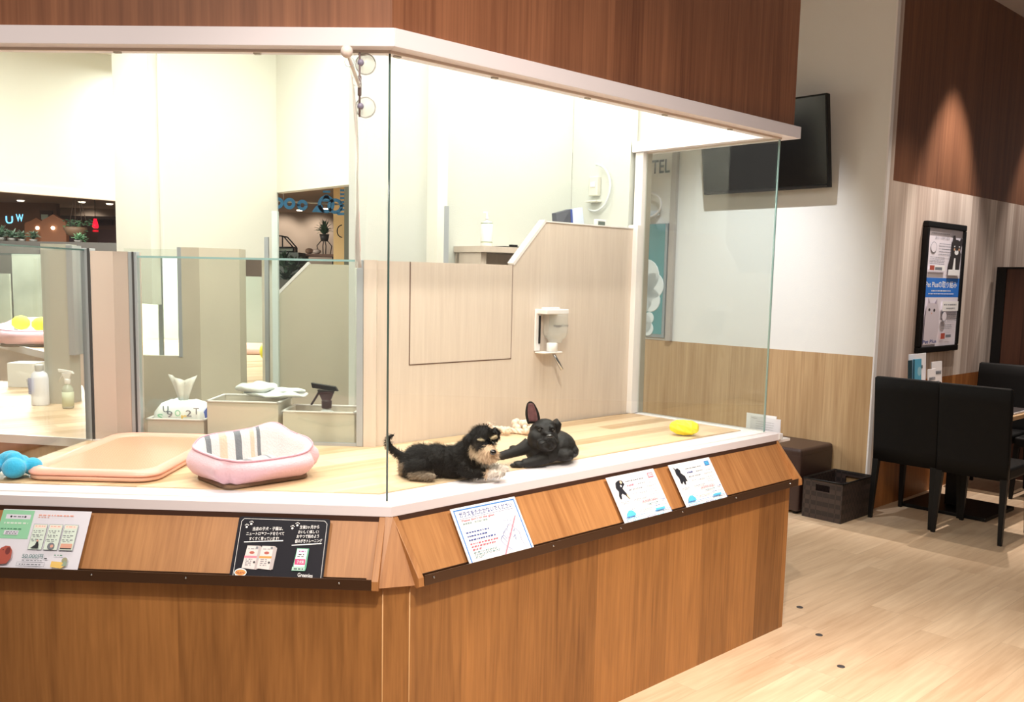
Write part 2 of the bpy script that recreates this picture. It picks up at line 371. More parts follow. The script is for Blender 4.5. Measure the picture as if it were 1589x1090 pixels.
# header: white band and cherry fascia above the glass
hd = thing('kiosk_header', 'cherry wood fascia with white band above the display glass', 'header', (0, 3.3, 2.22))
b = run(0, .11, ZT0, ZT1, uend=LEN + .025)
b.hexa([RF(2.12, .11, ZT0), RF(2.2467, .11, ZT0), RF(2.2467, .86, ZT0), RF(2.12, .86, ZT0), RF(2.12, .11, ZT1), RF(2.2467, .11, ZT1), RF(2.2467, .86, ZT1), RF(2.12, .86, ZT1)])
obj('white_band', b, M_bandw, hd, bevel=.0015)
b = run(.03, .05, ZT1, 3.9, uend=2.235); b.fbox(RF, 2.215, 2.235, .05, 1.6, ZT1, 3.9); obj('fascia', b, M_fascia, hd)
b = run(.0505, .06, ZT1, 3.0, uend=2.214); b.fbox(RF, 2.19, 2.2145, .06, 1.6, ZT1, 3.0); obj('inner_lining', b, M_inwall, hd)
b = run(.045, .052, ZT0 - .008, ZT0, uend=2.165); b.fbox(RF, 2.165, 2.172, .052, .8, ZT0 - .008, ZT0); obj('glass_channel', b, mat('warm_white_channel', (215, 200, 188), .4), hd)
M_clip = mat('grey_clip', (170, 160, 150), .4)
for F_, u in [(LF, q) for q in (-1.3, -.85, -.43, -.12)] + [(RF, q) for q in (.06, .45, .9, 1.35, 1.8)]: b = MB(); b.fbox(F_, u, u + .02, .075, .09, ZT0 - .006, ZT0); obj('clip', b, M_clip, hd)

# glass panes
GZ0, GZ1 = ZB1 + .0005, ZT0 - .0005
gc0, gc1 = inset(.054), inset(.062)
enc = thing('glass_enclosure', 'tall frameless glass enclosure standing on the white counter ledge', 'glass enclosure', (0, 3.3, GZ0))
pn = (obj('glass_pane', MB().hexa([LF(LU, .054, GZ0), gc0 + ZV * GZ0 - UL * .002, gc1 + ZV * GZ0 - UL * .002, LF(LU, .062, GZ0), LF(LU, .054, GZ1), gc0 + ZV * GZ1 - UL * .002, gc1 + ZV * GZ1 - UL * .002, LF(LU, .062, GZ1)]), M_glass, enc))
pr = (obj('glass_pane', MB().hexa([gc0 + UR * .002 + ZV * GZ0, RF(2.163, .054, GZ0), RF(2.163, .062, GZ0), gc1 + UR * .002 + ZV * GZ0, gc0 + UR * .002 + ZV * GZ1, RF(2.163, .054, GZ1), RF(2.163, .062, GZ1), gc1 + UR * .002 + ZV * GZ1]), M_glass, enc))
b = MB(); b.fbox(RF, 2.164, 2.172, .063, .80, GZ0, GZ1)
pe = obj('glass_pane', b, M_glass2, enc); pe['label'] = 'greenish end pane'
def strip(P0, P1, mtl, parent, w=.0035):
    b = MB(); b.tube([P0, P1], w, 6); return obj('polished_edge', b, mtl, parent)
strip(gc0 + ZV * GZ0 - NL * .001, gc0 + ZV * GZ1 - NL * .001, M_edge, pr, .0034)
strip(RF(2.168, .058, GZ0), RF(2.168, .058, GZ1), M_edgel, pe, .0045)

# ------------------------------------------------------------------ partitions inside the kiosk
# right pen back panel with raised end
b = MB(); th = .03
pp = [(.50, PF - .002), (2.10, PF - .002), (2.10, 1.84), (1.466, 1.84), (1.268, 1.638), (.50, 1.638)]
b.prism([RF(u, .82, z) for u, z in pp], [RF(u, .82 + th, z) for u, z in pp])
pan = tag(obj('partition_panel', b, M_panel), 'beige laminate back panel behind the puppies with diagonal step at its right', 'partition')
b = MB()
b.hexa([RF(1.268, .816, 1.638), RF(1.466, .816, 1.840), RF(1.466, .852, 1.840), RF(1.268, .852, 1.638), RF(1.258, .816, 1.648), RF(1.456, .816, 1.850), RF(1.456, .852, 1.850), RF(1.258, .852, 1.648)])
b.fbox(RF, 1.456, 2.10, .816, .852, 1.840, 1.846)
obj('white_edging', b, M_white, pan)
b = MB(); b.fbox(RF, .683, 1.262, .8185, .8215, 1.214, 1.217); b.fbox(RF, .683, .686, .8185, .8215, 1.217, 1.638); b.fbox(RF, 1.259, 1.2625, .8185, .8215, 1.217, 1.638)
obj('hatch_gap', b, M_line, pan)
b = MB(); b.fbox(RF, .687, 1.258, .8175, .8205, 1.2185, 1.637); obj('hatch_door', b, M_panel, pan)
# jamb between the panel and the end glass
j = thing('end_jamb', 'tall white jamb post where the end glass meets the panel', 'jamb', RF(2.13, .82, PF))
b = MB(); b.fbox(RF, 2.10, 2.135, .79, .85, PF, 1.86); obj('lower_post', b, M_white, j, bevel=.002)
b = MB(); b.fbox(RF, 2.136, 2.176, .801, .85, PF, ZT0 - .001); obj('white_post', b, M_white, j, bevel=.002)
b = MB(); b.fbox(RF, 2.177, 2.215, .803, .86, PF, ZT0 - .001); obj('outer_post', b, mat('beige_post', (196, 186, 172), .5), j, bevel=.002)
# left back wall: sliding glass, posts and pillar
GT = 1.640
def vpost(name, label, F, u0, u1, v0, v1, z0, z1, m=None, seal=None):
    b = MB(); b.fbox(F, u0, u1, v0, v1, z0, z1); o = tag(obj(name, b, m or M_alu, bevel=.002), label, 'post')
    if seal:
        b = MB(); b.fbox(F, seal[0], seal[1], v0 - .004, v0, z0, z1); obj('rubber_seal', b, M_alud, o)
    return o
vpost('metal_post', 'grey metal door post right of the boxes, beside the beige panel corner', LF, -.288, -.262, BPV - .005, BPV + .025, PF, GT)
b = MB(); b.fbox(LF, -.261, -.21, BPV, BPV + .03, PF, GT); q = tag(obj('corner_panel', b, M_panel), 'narrow beige filler panel in the corner right of the metal post', 'partition')
b = MB(); b.fbox(LF, -1.17, -.289, BPV + .004, BPV + .010, PF + .012, GT - .008)
gp = tag(obj('glass_partition', b, M_glass2), 'greenish low glass partition in front of the white boxes', 'glass partition')
b = MB(); b.fbox(LF, -1.17, -.289, BPV - .002, BPV + .016, PF, PF + .012); obj('bottom_track', b, M_alu, gp)
b = MB(); b.fbox(LF, -1.17, -.289, BPV + .003, BPV + .011, GT - .008, GT); obj('polished_edge', b, M_edgel, gp)
vpost('metal_post', 'grey metal post on the right side of the beige pillar', LF, -1.205, -1.17, BPV - .004, BPV + .026, PF, 1.655, seal=(-1.188, -1.181))
b = MB(); pl = [LF(-1.206, BPV - .002, 0), LF(-1.206, BPV + .12, 0), LF(-1.345, BPV + .12, 0), LF(-1.345, BPV - .03, 0), LF(-1.27, BPV + .004, 0)]
b.prism([p + ZV * PF for p in pl], [p + ZV * 1.655 for p in pl]); tag(obj('pillar', b, mat('pinkish_beige_pillar', (196, 180, 168), .5)), 'beige folded pillar between the two metal posts behind the pink tray', 'pillar')
vpost('metal_post', 'grey metal post on the left side of the beige pillar', LF, -1.385, -1.347, BPV - .03, BPV + .02, PF, 1.665, seal=(-1.356, -1.347))
# side glass closing the left pen, running towards the viewer
b = MB(); b.fbox(LF, -1.374, -1.367, .07, BPV - .031, PF + .004, 1.655)
sg = tag(obj('glass_partition', b, M_glass), 'low clear glass partition at the left, in front of the bottles', 'glass partition')
b = MB(); b.fbox(LF, -1.374, -1.367, .07, BPV - .031, 1.655, 1.661); obj('polished_edge', b, M_edge, sg)

# ------------------------------------------------------------------ inner white walls of the kiosk
ZC = 3.0
def wallseg(name, P, Q, z0, z1, m, th=.06, side=1):
    P, Q = Vector((P[0], P[1], 0)), Vector((Q[0], Q[1], 0)); d = (Q - P).normalized(); n = Vector((-d.y, d.x, 0)) * th * side
    b = MB(); b.hexa([P + ZV * z0, Q + ZV * z0, Q + n + ZV * z0, P + n + ZV * z0, P + ZV * z1, Q + ZV * z1, Q + n + ZV * z1, P + n + ZV * z1])
    return struct(name, b, m)
N0 = RF(2.12, .87, 0); N1 = RF(2.12, 1.27, 0); N2 = Vector((-.206, 4.30, 0)); 
n2r = RF((N1 - C0).dot(UR) - 0, 1.27, 0)
D2 = Vector((-.745, 4.835, 0)); D1 = D2 - UR.cross(ZV) * 0 + NR * ((Vector((-1.34, 5.41, 0)) - D2).length)
D1 = D2 + NR * .84
Pn = N2 - NR * 0
wallseg('wall_niche_end', N0, N1, PF, ZC, M_greywall, .05, -1)
wallseg('wall_niche_back', RF(2.119, 1.271, 0), RF(.72, 1.271, 0), 0, ZC, M_greywall, .05, -1)
DW0 = D2 - NR * .70   # right end of the doorway wall, near the niche
wallseg('wall_doorway_right', D2, DW0, 0, ZC, M_inwall, .06, 1)
wallseg('wall_doorway_top', D1, D2, 2.05, ZC, M_inwall, .06, 1)
wallseg('wall_doorway_left', D1, D1 + NR * .03, 0, 2.05, M_inwall, .06, 1)
# door frame
b = MB()
for a_, c_ in ((0, .03), (.812, .84)):
    P = D2 + NR * a_; Q = D2 + NR * c_
    b.hexa([P + UR * .0 + ZV * 0, Q + ZV * 0, Q + UR * .02, P + UR * .02, P + ZV * 2.05, Q + ZV * 2.05, Q + UR * .02 + ZV * 2.05, P + UR * .02 + ZV * 2.05])
struct('trim_2', b, mat('pale_grey_frame', (205, 212, 210), .4))
E1 = D1 - UR * .68
wallseg('wall_soffit_right', D1, E1, 1.66, ZC, M_inwall, .05, 1)
E2 = E1 + NR * .50
wallseg('wall_column', E1, E2, 1.40, ZC, M_inwall, .05, 1)
S0 = Vector((-3.07, 5.70, 0)); S1 = Vector((-2.30, 6.62, 0)); sd = (S1 - S0).normalized()
wallseg('wall_soffit_left', S0 - sd * 1.6, S1 + sd * .5, 2.10, ZC, M_inwall, .06, 1)
wallseg('trim_3', S0 - sd * 1.6 + Vector((.004, -.004, 0)), S1 + sd * .5 + Vector((.004, -.004, 0)), 2.05, 2.10, M_white, .06, 1)
b = MB(); pl = [LF(LU, .065, 0), inset(.065), RF(2.185, .065, 0), RF(2.185, 1.3, 0), Vector((-.2, 5.2, 0)), Vector((-1.6, 6.4, 0)), Vector((-2.4, 6.8, 0)), Vector((-4.8, 5.2, 0)), Vector((-4.2, 3.0, 0))]
b.prism([p + ZV * ZC for p in pl], [p + ZV * (ZC + .05) for p in pl]); struct('ceiling_kiosk', b, M_inwall)

# ------------------------------------------------------------------ signs
TXT = {}
def text_polys(s, bold=False):
    cu = bpy.data.curves.new('t', 'FONT'); cu.body = s; cu.resolution_u = 3
    if bold: cu.offset = .012
    o = bpy.data.objects.new('t', cu); COL.objects.link(o)
    dg = bpy.context.evaluated_depsgraph_get(); me = bpy.data.meshes.new_from_object(o.evaluated_get(dg))
    vs = [v.co.copy() for v in me.vertices]; fs = [tuple(p.vertices) for p in me.polygons]
    bpy.data.objects.remove(o); bpy.data.curves.remove(cu); bpy.data.meshes.remove(me)
    return vs, fs
class Sheet:
    """flat print on a plane: coordinates 0..W, 0..H in metres, up the sheet"""
    def __init__(s, O, ex, ey, W, H, parent):
        s.O = Vector(O); s.ex = Vector(ex).normalized(); s.ey = Vector(ey).normalized(); s.n = s.ex.cross(s.ey).normalized()
        s.W, s.H = W, H; s.parent = parent; s.b = MB(); s.m = []; s.lay = 0
    def P(s, x, y, h=0): return s.O + s.ex * (x * s.W) + s.ey * (y * s.H) + s.n * h
    def col(s, m):
        if m not in s.m: s.m.append(m)
        s.b.mi = s.m.index(m); s.lay += 1; return .0006 + .00006 * s.lay
    def rect(s, x0, y0, x1, y1, m):
        h = s.col(m); s.b.poly([s.P(x0, y0, h), s.P(x1, y0, h), s.P(x1, y1, h), s.P(x0, y1, h)])
    def poly(s, pts, m):
        h = s.col(m); s.b.poly([s.P(x, y, h) for x, y in pts])
    def disc(s, x, y, r, m, ry=None, n=14, a0=0):
        ry = ry or r * s.W / s.H; h = s.col(m); s.b.poly([s.P(x + r * cos(2 * pi * k / n + a0), y + ry * sin(2 * pi * k / n + a0), h) for k in range(n)])
    def line(s, pts, wd, m):
        h = s.col(m)
        for (xa, ya), (xb, yb) in zip(pts, pts[1:]):
            a = Vector((xa * s.W, ya * s.H)); c = Vector((xb * s.W, yb * s.H)); d = (c - a)
            if d.length < 1e-6: continue
            n = Vector((-d.y, d.x)).normalized() * wd / 2
            q = [a + n, a - n, c - n, c + n]; s.b.poly([s.O + s.ex * v.x + s.ey * v.y + s.n * h for v in q])
    def dashes(s, x0, y, x1, m, h=.012, gap=.25):
        rng = random.Random(int(x0 * 997 + y * 7919)); x = x0
        while x < x1:
            l = rng.uniform(.012, .04); s.rect(x, y, min(x + l, x1), y + h, m); x += l + .008 + rng.random() * .01
    def frame(s, x0, y0, x1, y1, wd, m):
        hx, hy = wd / s.W, wd / s.H
        s.rect(x0, y0, x1, y0 + hy, m); s.rect(x0, y1 - hy, x1, y1, m); s.rect(x0, y0, x0 + hx, y1, m); s.rect(x1 - hx, y0, x1, y1, m)
    def text(s, t, x0, y0, x1, y1, m, bold=False, rot=0, mirror=False):
        vs, fs = text_polys(t, bold)
        if not vs: return
        a0, a1 = min(v.x for v in vs), max(v.x for v in vs); b0, b1 = min(v.y for v in vs), max(v.y for v in vs)
        h = s.col(m); bmv = []
        for v in vs:
            fx = (v.x - a0) / (a1 - a0 + 1e-9); fy = (v.y - b0) / (b1 - b0 + 1e-9)
            if mirror: fx = 1 - fx
            x = x0 + fx * (x1 - x0); y = y0 + fy * (y1 - y0) + fx * rot
            bmv.append(s.b.bm.verts.new(s.P(x, y, h)))
        for f in fs: s.b._f([bmv[i] for i in f])
    def done(s, name='print'):
        o = obj(name, s.b, s.m, s.parent); return o
def flat(name, rgb, rough=.5): return mat(name, rgb, rough)
I_blue = flat('ink_blue', (60, 130, 210)); I_navy = flat('ink_navy', (60, 80, 150)); I_red = flat('ink_red', (225, 90, 110)); I_grn = flat('ink_mint', (150, 214, 176))
I_gry = flat('ink_grey', (120, 125, 135)); I_lg = flat('ink_pale_mint', (222, 238, 228)); I_dk = flat('ink_black', (35, 36, 44)); I_teal = flat('ink_teal', (40, 110, 110))
I_wh = flat('ink_white', (244, 244, 246)); I_or = flat('ink_orange', (232, 150, 70)); I_pk = flat('ink_pink', (238, 130, 150)); I_cy = flat('ink_cyan', (90, 190, 230)); I_lil = flat('ink_lilac', (226, 224, 240))
I_rb = flat('ink_red_brown', (178, 84, 70)); I_cr = flat('ink_cream', (240, 212, 180)); I_yl = flat('ink_yellow', (238, 200, 110)); I_sk = flat('ink_skin', (226, 170, 150)); I_mag = flat('ink_magenta', (228, 50, 120)); I_dg = flat('ink_green', (60, 130, 100)); I_lo = flat('ink_peach', (240, 170, 150))

def sign(F, u0, u1, label, paper, name='sign_card', dz=0, round_=0, group=None, lift=.0):
    """sheet leaning on the sloping shelf, standing in the rail"""
    v1, z1, v0, z0 = -.014, .850, -.118, .690
    th = .0018; ey = (F(0, v1, z1) - F(0, v0, z0)); ex = F(1, 0, 0) - F(0, 0, 0); H = ey.length; n = ex.cross(ey).normalized()
    W = u1 - u0; O = F(u0, v0, z0) + n * (lift)
    c = F((u0 + u1) / 2, v0, z0)
    r = thing(name, label, 'sign', c, group=group)
    b = MB(); e = ey.normalized(); x = ex.normalized(); pts = []
    rr = round_
    if rr:
        for cx_, cy_, a0 in ((W - rr, rr, -pi / 2), (W - rr, H - rr, 0), (rr, H - rr, pi / 2), (rr, rr, pi)):
            for k in range(5): a = a0 + k * pi / 8; pts.append((cx_ + rr * cos(a), cy_ + rr * sin(a)))
    else: pts = [(0, 0), (W, 0), (W, H), (0, H)]
    b.prism([O + x * p + e * q for p, q in pts], [O + x * p + e * q + n * th for p, q in pts]); obj('sheet', b, paper, r)
    return Sheet(O + n * th, x, e, W, H, r)

# 1 mint leaflet
s = sign(LF, -1.185, -.912, 'white and mint leaflet with a red poodle, leaning at far left below the ledge', flat('leaflet_paper', (232, 232, 244), .3))
s.rect(.0, .52, .36, .985, I_grn); s.rect(.05, .84, .33, .915, I_lil); s.disc(.11, .878, .012, I_dk); s.disc(.27, .878, .012, I_dk); s.dashes(.135, .868, .25, I_gry, .02)
s.dashes(.05, .76, .32, I_lg, .025); s.dashes(.03, .67, .27, I_dg, .015); s.rect(.08, .58, .24, .65, I_lil); s.dashes(.1, .62, .23, I_gry, .014); s.dashes(.1, .595, .23, I_gry, .014)
s.dashes(.42, .905, .82, I_lo, .018); s.dashes(.42, .875, .55, I_lo, .01)
for i, x in enumerate((.40, .575, .75)):
    s.rect(x - .003, .35, x + .153, .765, I_gry); s.rect(x, .355, x + .15, .76, I_lg); s.rect(x + .01, .7, x + .14, .75, flat('ink_peach_white', (246, 232, 222))); s.dashes(x + .02, .725, x + .13, I_lo, .012)
    for k in range(3): s.dashes(x + .01, .65 - k * .07, x + .13, I_gry, .012); s.dashes(x + .02, .625 - k * .07, x + .1, I_gry, .008)
s.poly([(.43, .37), (.52, .37), (.515, .43), (.50, .48), (.485, .48), (.475, .42)], I_dk); s.disc(.492, .49, .011, I_sk); s.disc(.655, .41, .04, I_gry); s.disc(.665, .41, .018, I_sk)
s.rect(.762, .38, .888, .455, I_sk); s.rect(.762, .372, .888, .386, I_dk)
s.text('50,000円', .37, .20, .60, .28, I_teal); s.dashes(.62, .20, .65, I_dk, .018); s.dashes(.38, .165, .60, I_gry, .014)
s.frame(.33, .08, .64, .145, .0007, I_gry); s.dashes(.36, .10, .60, I_gry, .016)
s.dashes(.72, .26, .82, I_dg, .012)
s.poly([(.71, .08), (.83, .06), (.86, .10), (.84, .16), (.78, .165), (.71, .17)], I_yl); s.disc(.85, .19, .032, flat('ink_khaki', (160, 160, 130))); s.poly([(.83, .10), (.88, .10), (.885, .16), (.85, .18)], flat('ink_sage', (150, 170, 150)))
s.poly([(.0, .10), (.05, .10), (.07, .2), (.085, .31), (.06, .36), (.02, .42), (.0, .45)], I_cr); s.poly([(.0, .38), (.03, .40), (.01, .46), (0, .47)], I_lo)
s.poly([(.03, .09), (.05, .08), (.22, .11), (.255, .2), (.245, .32), (.21, .385), (.16, .39), (.12, .36), (.085, .30), (.105, .28), (.12, .27), (.115, .2), (.07, .13)], I_rb); s.disc(.20, .31, .028, flat('ink_maroon', (120, 50, 48)), .06)
s.disc(.145, .325, .006, I_dk); s.disc(.092, .302, .007, I_dk)
s.done()
# 2 black board
s = sign(LF, -.458, -.181, 'black chalkboard style sign with two pet food bags, below the pink bed', mat('chalkboard_black', (26, 26, 36), .6, spec=.2), round_=.008)
s.line([(.04, .06), (.035, .92), (.06, .965), (.94, .965), (.97, .92), (.975, .06)], .0012, I_wh); s.line([(.04, .06), (.055, .035)], .0012, I_wh); s.line([(.975, .06), (.955, .03)], .0012, I_wh)
for (px_, py_) in ((.10, .83), (.145, .88), (.60, .83), (.65, .88)):
    s.disc(px_, py_, .012, I_wh)
    for k in range(4): s.disc(px_ - .018 + k * .012, py_ + .03 + (.012 if k in (1, 2) else 0), .005, I_wh)
s.text('当店の子犬・子猫は、', .17, .77, .50, .83, I_wh, True, .02); s.text('ニュートロ™フードを食べて', .11, .69, .52, .75, I_wh, True, .02); s.text('すくすく育っています!', .15, .61, .47, .67, I_wh, True, .02)
s.line([(.10, .585), (.52, .625)], .003, I_wh)
s.text('生後2ヶ月から', .68, .82, .89, .88, I_wh, True, .015); s.text('おいしく!楽しく!', .67, .745, .89, .80, I_wh, True, .015); s.text('おやつで始めよう', .66, .67, .90, .73, I_wh, True, .015); s.text('歯みがきトレーニング', .65, .595, .94, .655, I_wh, True, .02)
s.line([(.62, .555), (.94, .60)], .003, I_wh)
I_bag = flat('ink_bag', (226, 214, 214)); I_bagd = flat('ink_bag_shade', (186, 176, 178))
for x, stripc in ((.12, I_pk), (.28, I_or)):
    s.poly([(x, .175), (x + .16, .155), (x + .165, .53), (x + .025, .53)], I_bag); s.poly([(x + .135, .16), (x + .175, .165), (x + .19, .5), (x + .165, .53), (x + .15, .53)], I_bagd)
    s.rect(x + .012, .335, x + .145, .37, stripc); s.disc(x + .085, .42, .028, I_rb, .022); s.dashes(x + .04, .475, x + .12, I_gry, .012); s.rect(x + .12, .48, x + .145, .52, I_gry)
    for k in range(4): s.dashes(x + .03, .31 - k * .03, x + .10, I_gry, .01)
    s.disc(x + .125, .27, .012, I_dk)
s.poly([(.655, .155), (.80, .155), (.81, .2), (.815, .51), (.685, .51), (.665, .2)], flat('ink_jade', (90, 170, 140))); s.poly([(.675, .22), (.79, .22), (.8, .5), (.69, .5)], I_wh)
s.rect(.68, .25, .79, .34, I_mag); s.text('子犬用', .70, .27, .775, .32, I_wh, True); s.dashes(.71, .45, .78, flat('ink_violet', (170, 90, 160)), .02); s.dashes(.71, .40, .77, I_dk, .02); s.dashes(.70, .37, .78, I_dk, .014); s.rect(.66, .16, .795, .215, flat('ink_mint_foil', (176, 214, 200))); s.dashes(.68, .175, .78, I_dk, .018)
s.disc(.12, .10, .066, I_wh, .065, 18); s.disc(.12, .10, .058, I_or, .045, 18); s.text('Nutro', .075, .075, .165, .125, flat('ink_brown_red', (130, 50, 30)), True)
s.text('Greenies', .73, .065, .89, .125, I_wh, True, -.01); s.text('グリニーズ', .77, .03, .85, .05, I_wh); s.rect(.38, .012, .56, .03, I_wh); s.done()
# 3 don't hit the glass
s = sign(RF, .216, .497, 'white blue bordered sign with a crossed-out knocking fist', flat('card_white', (244, 246, 250), .3))
s.frame(.03, -.02, .97, .965, .0040, I_blue)
s.text('ガラスをたたかないでください', .09, .82, .91, .915, I_navy, True); s.line([(.08, .80), (.92, .80)], .0009, I_navy)
s.text("Please don't hit the glass.", .10, .735, .60, .785, I_red, True); s.text('谢谢惠顾・请勿敲打玻璃', .10, .69, .47, .725, I_teal)
for k, xe in enumerate((.44, .40, .50)): s.dashes(.10, .54 - k * .065, xe, I_navy, .022)
for k, xe in enumerate((.52, .46, .25)): s.dashes(.10, .345 - k * .05, xe, I_red, .018)
for k, xe in enumerate((.45, .48, .22)): s.dashes(.10, .195 - k * .04, xe, I_teal, .013)
ip = I_navy
s.line([(.66, .10), (.60, .16), (.55, .24), (.54, .30), (.57, .36), (.60, .37), (.61, .42), (.64, .43), (.66, .47), (.69, .47), (.72, .53), (.76, .54), (.79, .50), (.80, .44), (.77, .40)], .0017, ip)
for x, y in ((.57, .36), (.62, .42), (.67, .46)): s.line([(x, y), (x + .04, y - .1), (x + .05, y - .12)], .0017, ip)
s.line([(.60, .37), (.63, .30)], .0017, ip); s.line([(.81, .45), (.85, .36), (.84, .22), (.87, .08)], .0017, ip); s.line([(.74, .30), (.77, .34), (.76, .24)], .002, ip)
for x0, y0, x1, y1 in ((.70, .60, .68, .63), (.74, .59, .735, .64), (.78, .58, .79, .62), (.82, .55, .84, .58)): s.line([(x0, y0), (x1, y1)], .0018, ip)
s.line([(.51, .02), (.88, .66)], .0042, I_pk); s.done()
# 4,5 puppy cards
for i, (u0, u1, lb, tagc) in enumerate(((.965, 1.247, 'white price card with a black and tan puppy photo and pink badge', I_pk), (1.343, 1.623, 'white price card with a black bulldog puppy photo and blue badge', I_blue))):
    s = sign(RF, u0, u1, lb, flat('card_white', (244, 246, 250), .3), name='price_card')
    s.dashes(.08, .955, .84, I_lo if i == 0 else I_cy, .006); s.rect(.82, .83, .93, .93, tagc); s.rect(.835, .85, .915, .91, I_wh if i == 0 else I_cy); s.dashes(.84, .87, .91, tagc, .02)
    if i == 0:
        s.poly([(.10, .60), (.13, .68), (.10, .76), (.13, .86), (.20, .90), (.27, .88), (.29, .80), (.25, .76), (.22, .72), (.28, .55), (.30, .50), (.27, .50), (.23, .58), (.18, .63), (.15, .60), (.13, .52), (.10, .53)], I_dk); s.disc(.235, .85, .02, I_cr); s.disc(.21, .78, .016, I_wh); s.poly([(.25, .6), (.28, .55), (.30, .50), (.28, .49), (.25, .55)], I_cr)
    else:
        s.poly([(.06, .95), (.11, .88), (.16, .90), (.20, .84), (.19, .78), (.25, .70), (.26, .58), (.22, .60), (.20, .52), (.17, .53), (.17, .60), (.12, .54), (.10, .57), (.11, .68), (.08, .78), (.09, .88)], I_dk)
    s.dashes(.33, .84, .70, I_gry, .016); s.dashes(.33, .745, .48, I_pk if i == 0 else I_navy, .03); s.dashes(.55, .75, .72, I_gry, .012); s.dashes(.78, .73, .92, I_gry, .008)
    s.dashes(.33, .66, .62, I_gry, .014); s.dashes(.70, .66, .92, I_gry, .010); s.dashes(.33, .57, .45, I_gry, .01); s.dashes(.50, .56, .66, I_gry, .012)
    for k in range(3): s.dashes(.70, .58 - k * .05, .90, I_gry, .009)
    s.dashes(.33, .44, .60, I_gry, .014); s.dashes(.06, .44, .24, I_gry, .012); s.dashes(.10, .405, .26, I_gry, .009)
    s.text('¥498,000' if i == 0 else '¥398,000', .47, .345, .80, .41, I_red); s.dashes(.55, .30, .78, I_teal, .016); s.dashes(.85, .33, .95, I_navy, .02)
    s.dashes(.36, .21, .62, I_lo, .016); s.dashes(.66, .235, .78, I_navy, .014); s.dashes(.82, .23, .95, I_red, .01)
    s.poly([(.06, .15), (.08, .22), (.14, .27), (.20, .26), (.24, .2), (.25, .15)], I_cy); s.dashes(.2, .27, .28, I_gry, .012); s.dashes(.24, .22, .30, I_gry, .012)
    s.rect(.66, .145, .86, .185, I_cy); s.frame(.03, -.03, .97, .14, .0016, I_blue); s.dashes(.05, .095, .28, I_cy, .016); s.dashes(.14, .035, .38, I_cy, .02); s.text('¥9,800', .42, .03, .62, .085, I_navy); s.dashes(.64, .05, .80, I_cy, .014); s.dashes(.78, .1, .92, I_gry, .012)
    s.done()

# ------------------------------------------------------------------ things inside the pens
# pink litter tray
def rrect(cx, cy, hx, hy, r, n=6):
    pts = []
    for sx, sy, a0 in ((1, -1, -pi / 2), (1, 1, 0), (-1, 1, pi / 2), (-1, -1, pi)):
        for k in range(n + 1): a = a0 + k * pi / 2 / n; pts.append((cx + sx * (hx - r) + r * cos(a), cy + sy * (hy - r) + r * sin(a)))
    return pts
tc_ = LF(-1.030, .548, PF)
tray = thing('litter_tray', 'flat peach pink mesh puppy toilet tray behind the pink bed', 'pet tray', tc_, A + .02, local=True)
M_tray = mat('peach_plastic', (248, 180, 160), .3); M_tray2 = mat('pale_peach_plastic', (244, 196, 172), .35)
b = MB(); prof = [(.0, 0), (.004, .012), (.0, .015)]
b.rings([[Vector((x, y, z)) for x, y in rrect(0, 0, .218 + d, .362 + d, .07)] for d, z in ((-.012, .0), (.0, .004), (.0, .017), (-.006, .018))]); obj('base_pan', b, M_tray2, tray, local=True)
b = MB(); b.rings([[Vector((x, y, z)) for x, y in rrect(0, 0, .218 + d, .362 + d, .07)] for d, z in ((-.004, .0185), (.004, .020), (.004, .026), (-.008, .038), (-.020, .041), (-.034, .034), (-.038, .028))], caps=False); obj('rim', b, M_tray, tray, local=True)
m = mat('peach_mesh', (243, 190, 160), .4); nt = m.node_tree; ck = nt.nodes.new('ShaderNodeTexVoronoi'); ck.inputs['Scale'].default_value = 110; ck.inputs['Randomness'].default_value = 0
tcn = nt.nodes.new('ShaderNodeTexCoord'); nt.links.new(tcn.outputs['Object'], ck.inputs['Vector']); rp = nt.nodes.new('ShaderNodeValToRGB'); rp.color_ramp.elements[0].color = (*lin((206, 120, 92)), 1); rp.color_ramp.elements[1].color = (*lin((244, 178, 148)), 1); rp.color_ramp.elements[0].position = .3; rp.color_ramp.elements[1].position = .42
nt.links.new(ck.outputs['Distance'], rp.inputs[0]); nt.links.new(rp.outputs[0], nt.nodes['Principled BSDF'].inputs['Base Color'])
b = MB(); b.rings([[Vector((x, y, z)) for x, y in rrect(0, 0, .182, .326, .05)] for z in (.022, .028)]); obj('mesh_grid', b, m, tray, local=True)

# pink bed
def superel(hx, hy, p, n, k): 
    a = 2 * pi * k / n; c, s_ = cos(a), sin(a)
    return Vector((hx * math.copysign(abs(c) ** (2 / p), c), hy * math.copysign(abs(s_) ** (2 / p), s_), 0))
def fleece(name, rgb, stripes=None):
    m = mat(name, rgb, .9, bump=.6, bscale=160, sheen=.4)
    if stripes:
        nt = m.node_tree; tcn = nt.nodes.new('ShaderNodeTexCoord'); sx = nt.nodes.new('ShaderNodeSeparateXYZ'); nt.links.new(tcn.outputs['Object'], sx.inputs[0])
        mm = nt.nodes.new('ShaderNodeMath'); mm.operation = 'MULTIPLY_ADD'; mm.inputs[1].default_value = 3.6; mm.inputs[2].default_value = .5; nt.links.new(sx.outputs[0], mm.inputs[0])
        r = nt.nodes.new('ShaderNodeValToRGB'); r.color_ramp.interpolation = 'CONSTANT'; el = r.color_ramp.elements
        while len(el) > 1: el.remove(el[0])
        el[0].position = 0; el[0].color = (*lin(stripes[0][1]), 1)
        for p_, c_ in stripes[1:]: e = el.new(p_); e.color = (*lin(c_), 1)
        nt.links.new(mm.outputs[0], r.inputs[0]); nt.links.new(r.outputs[0], nt.nodes['Principled BSDF'].inputs['Base Color'])
    return m
WT = (222, 216, 218); GY = (120, 124, 132); PC = (240, 196, 176)
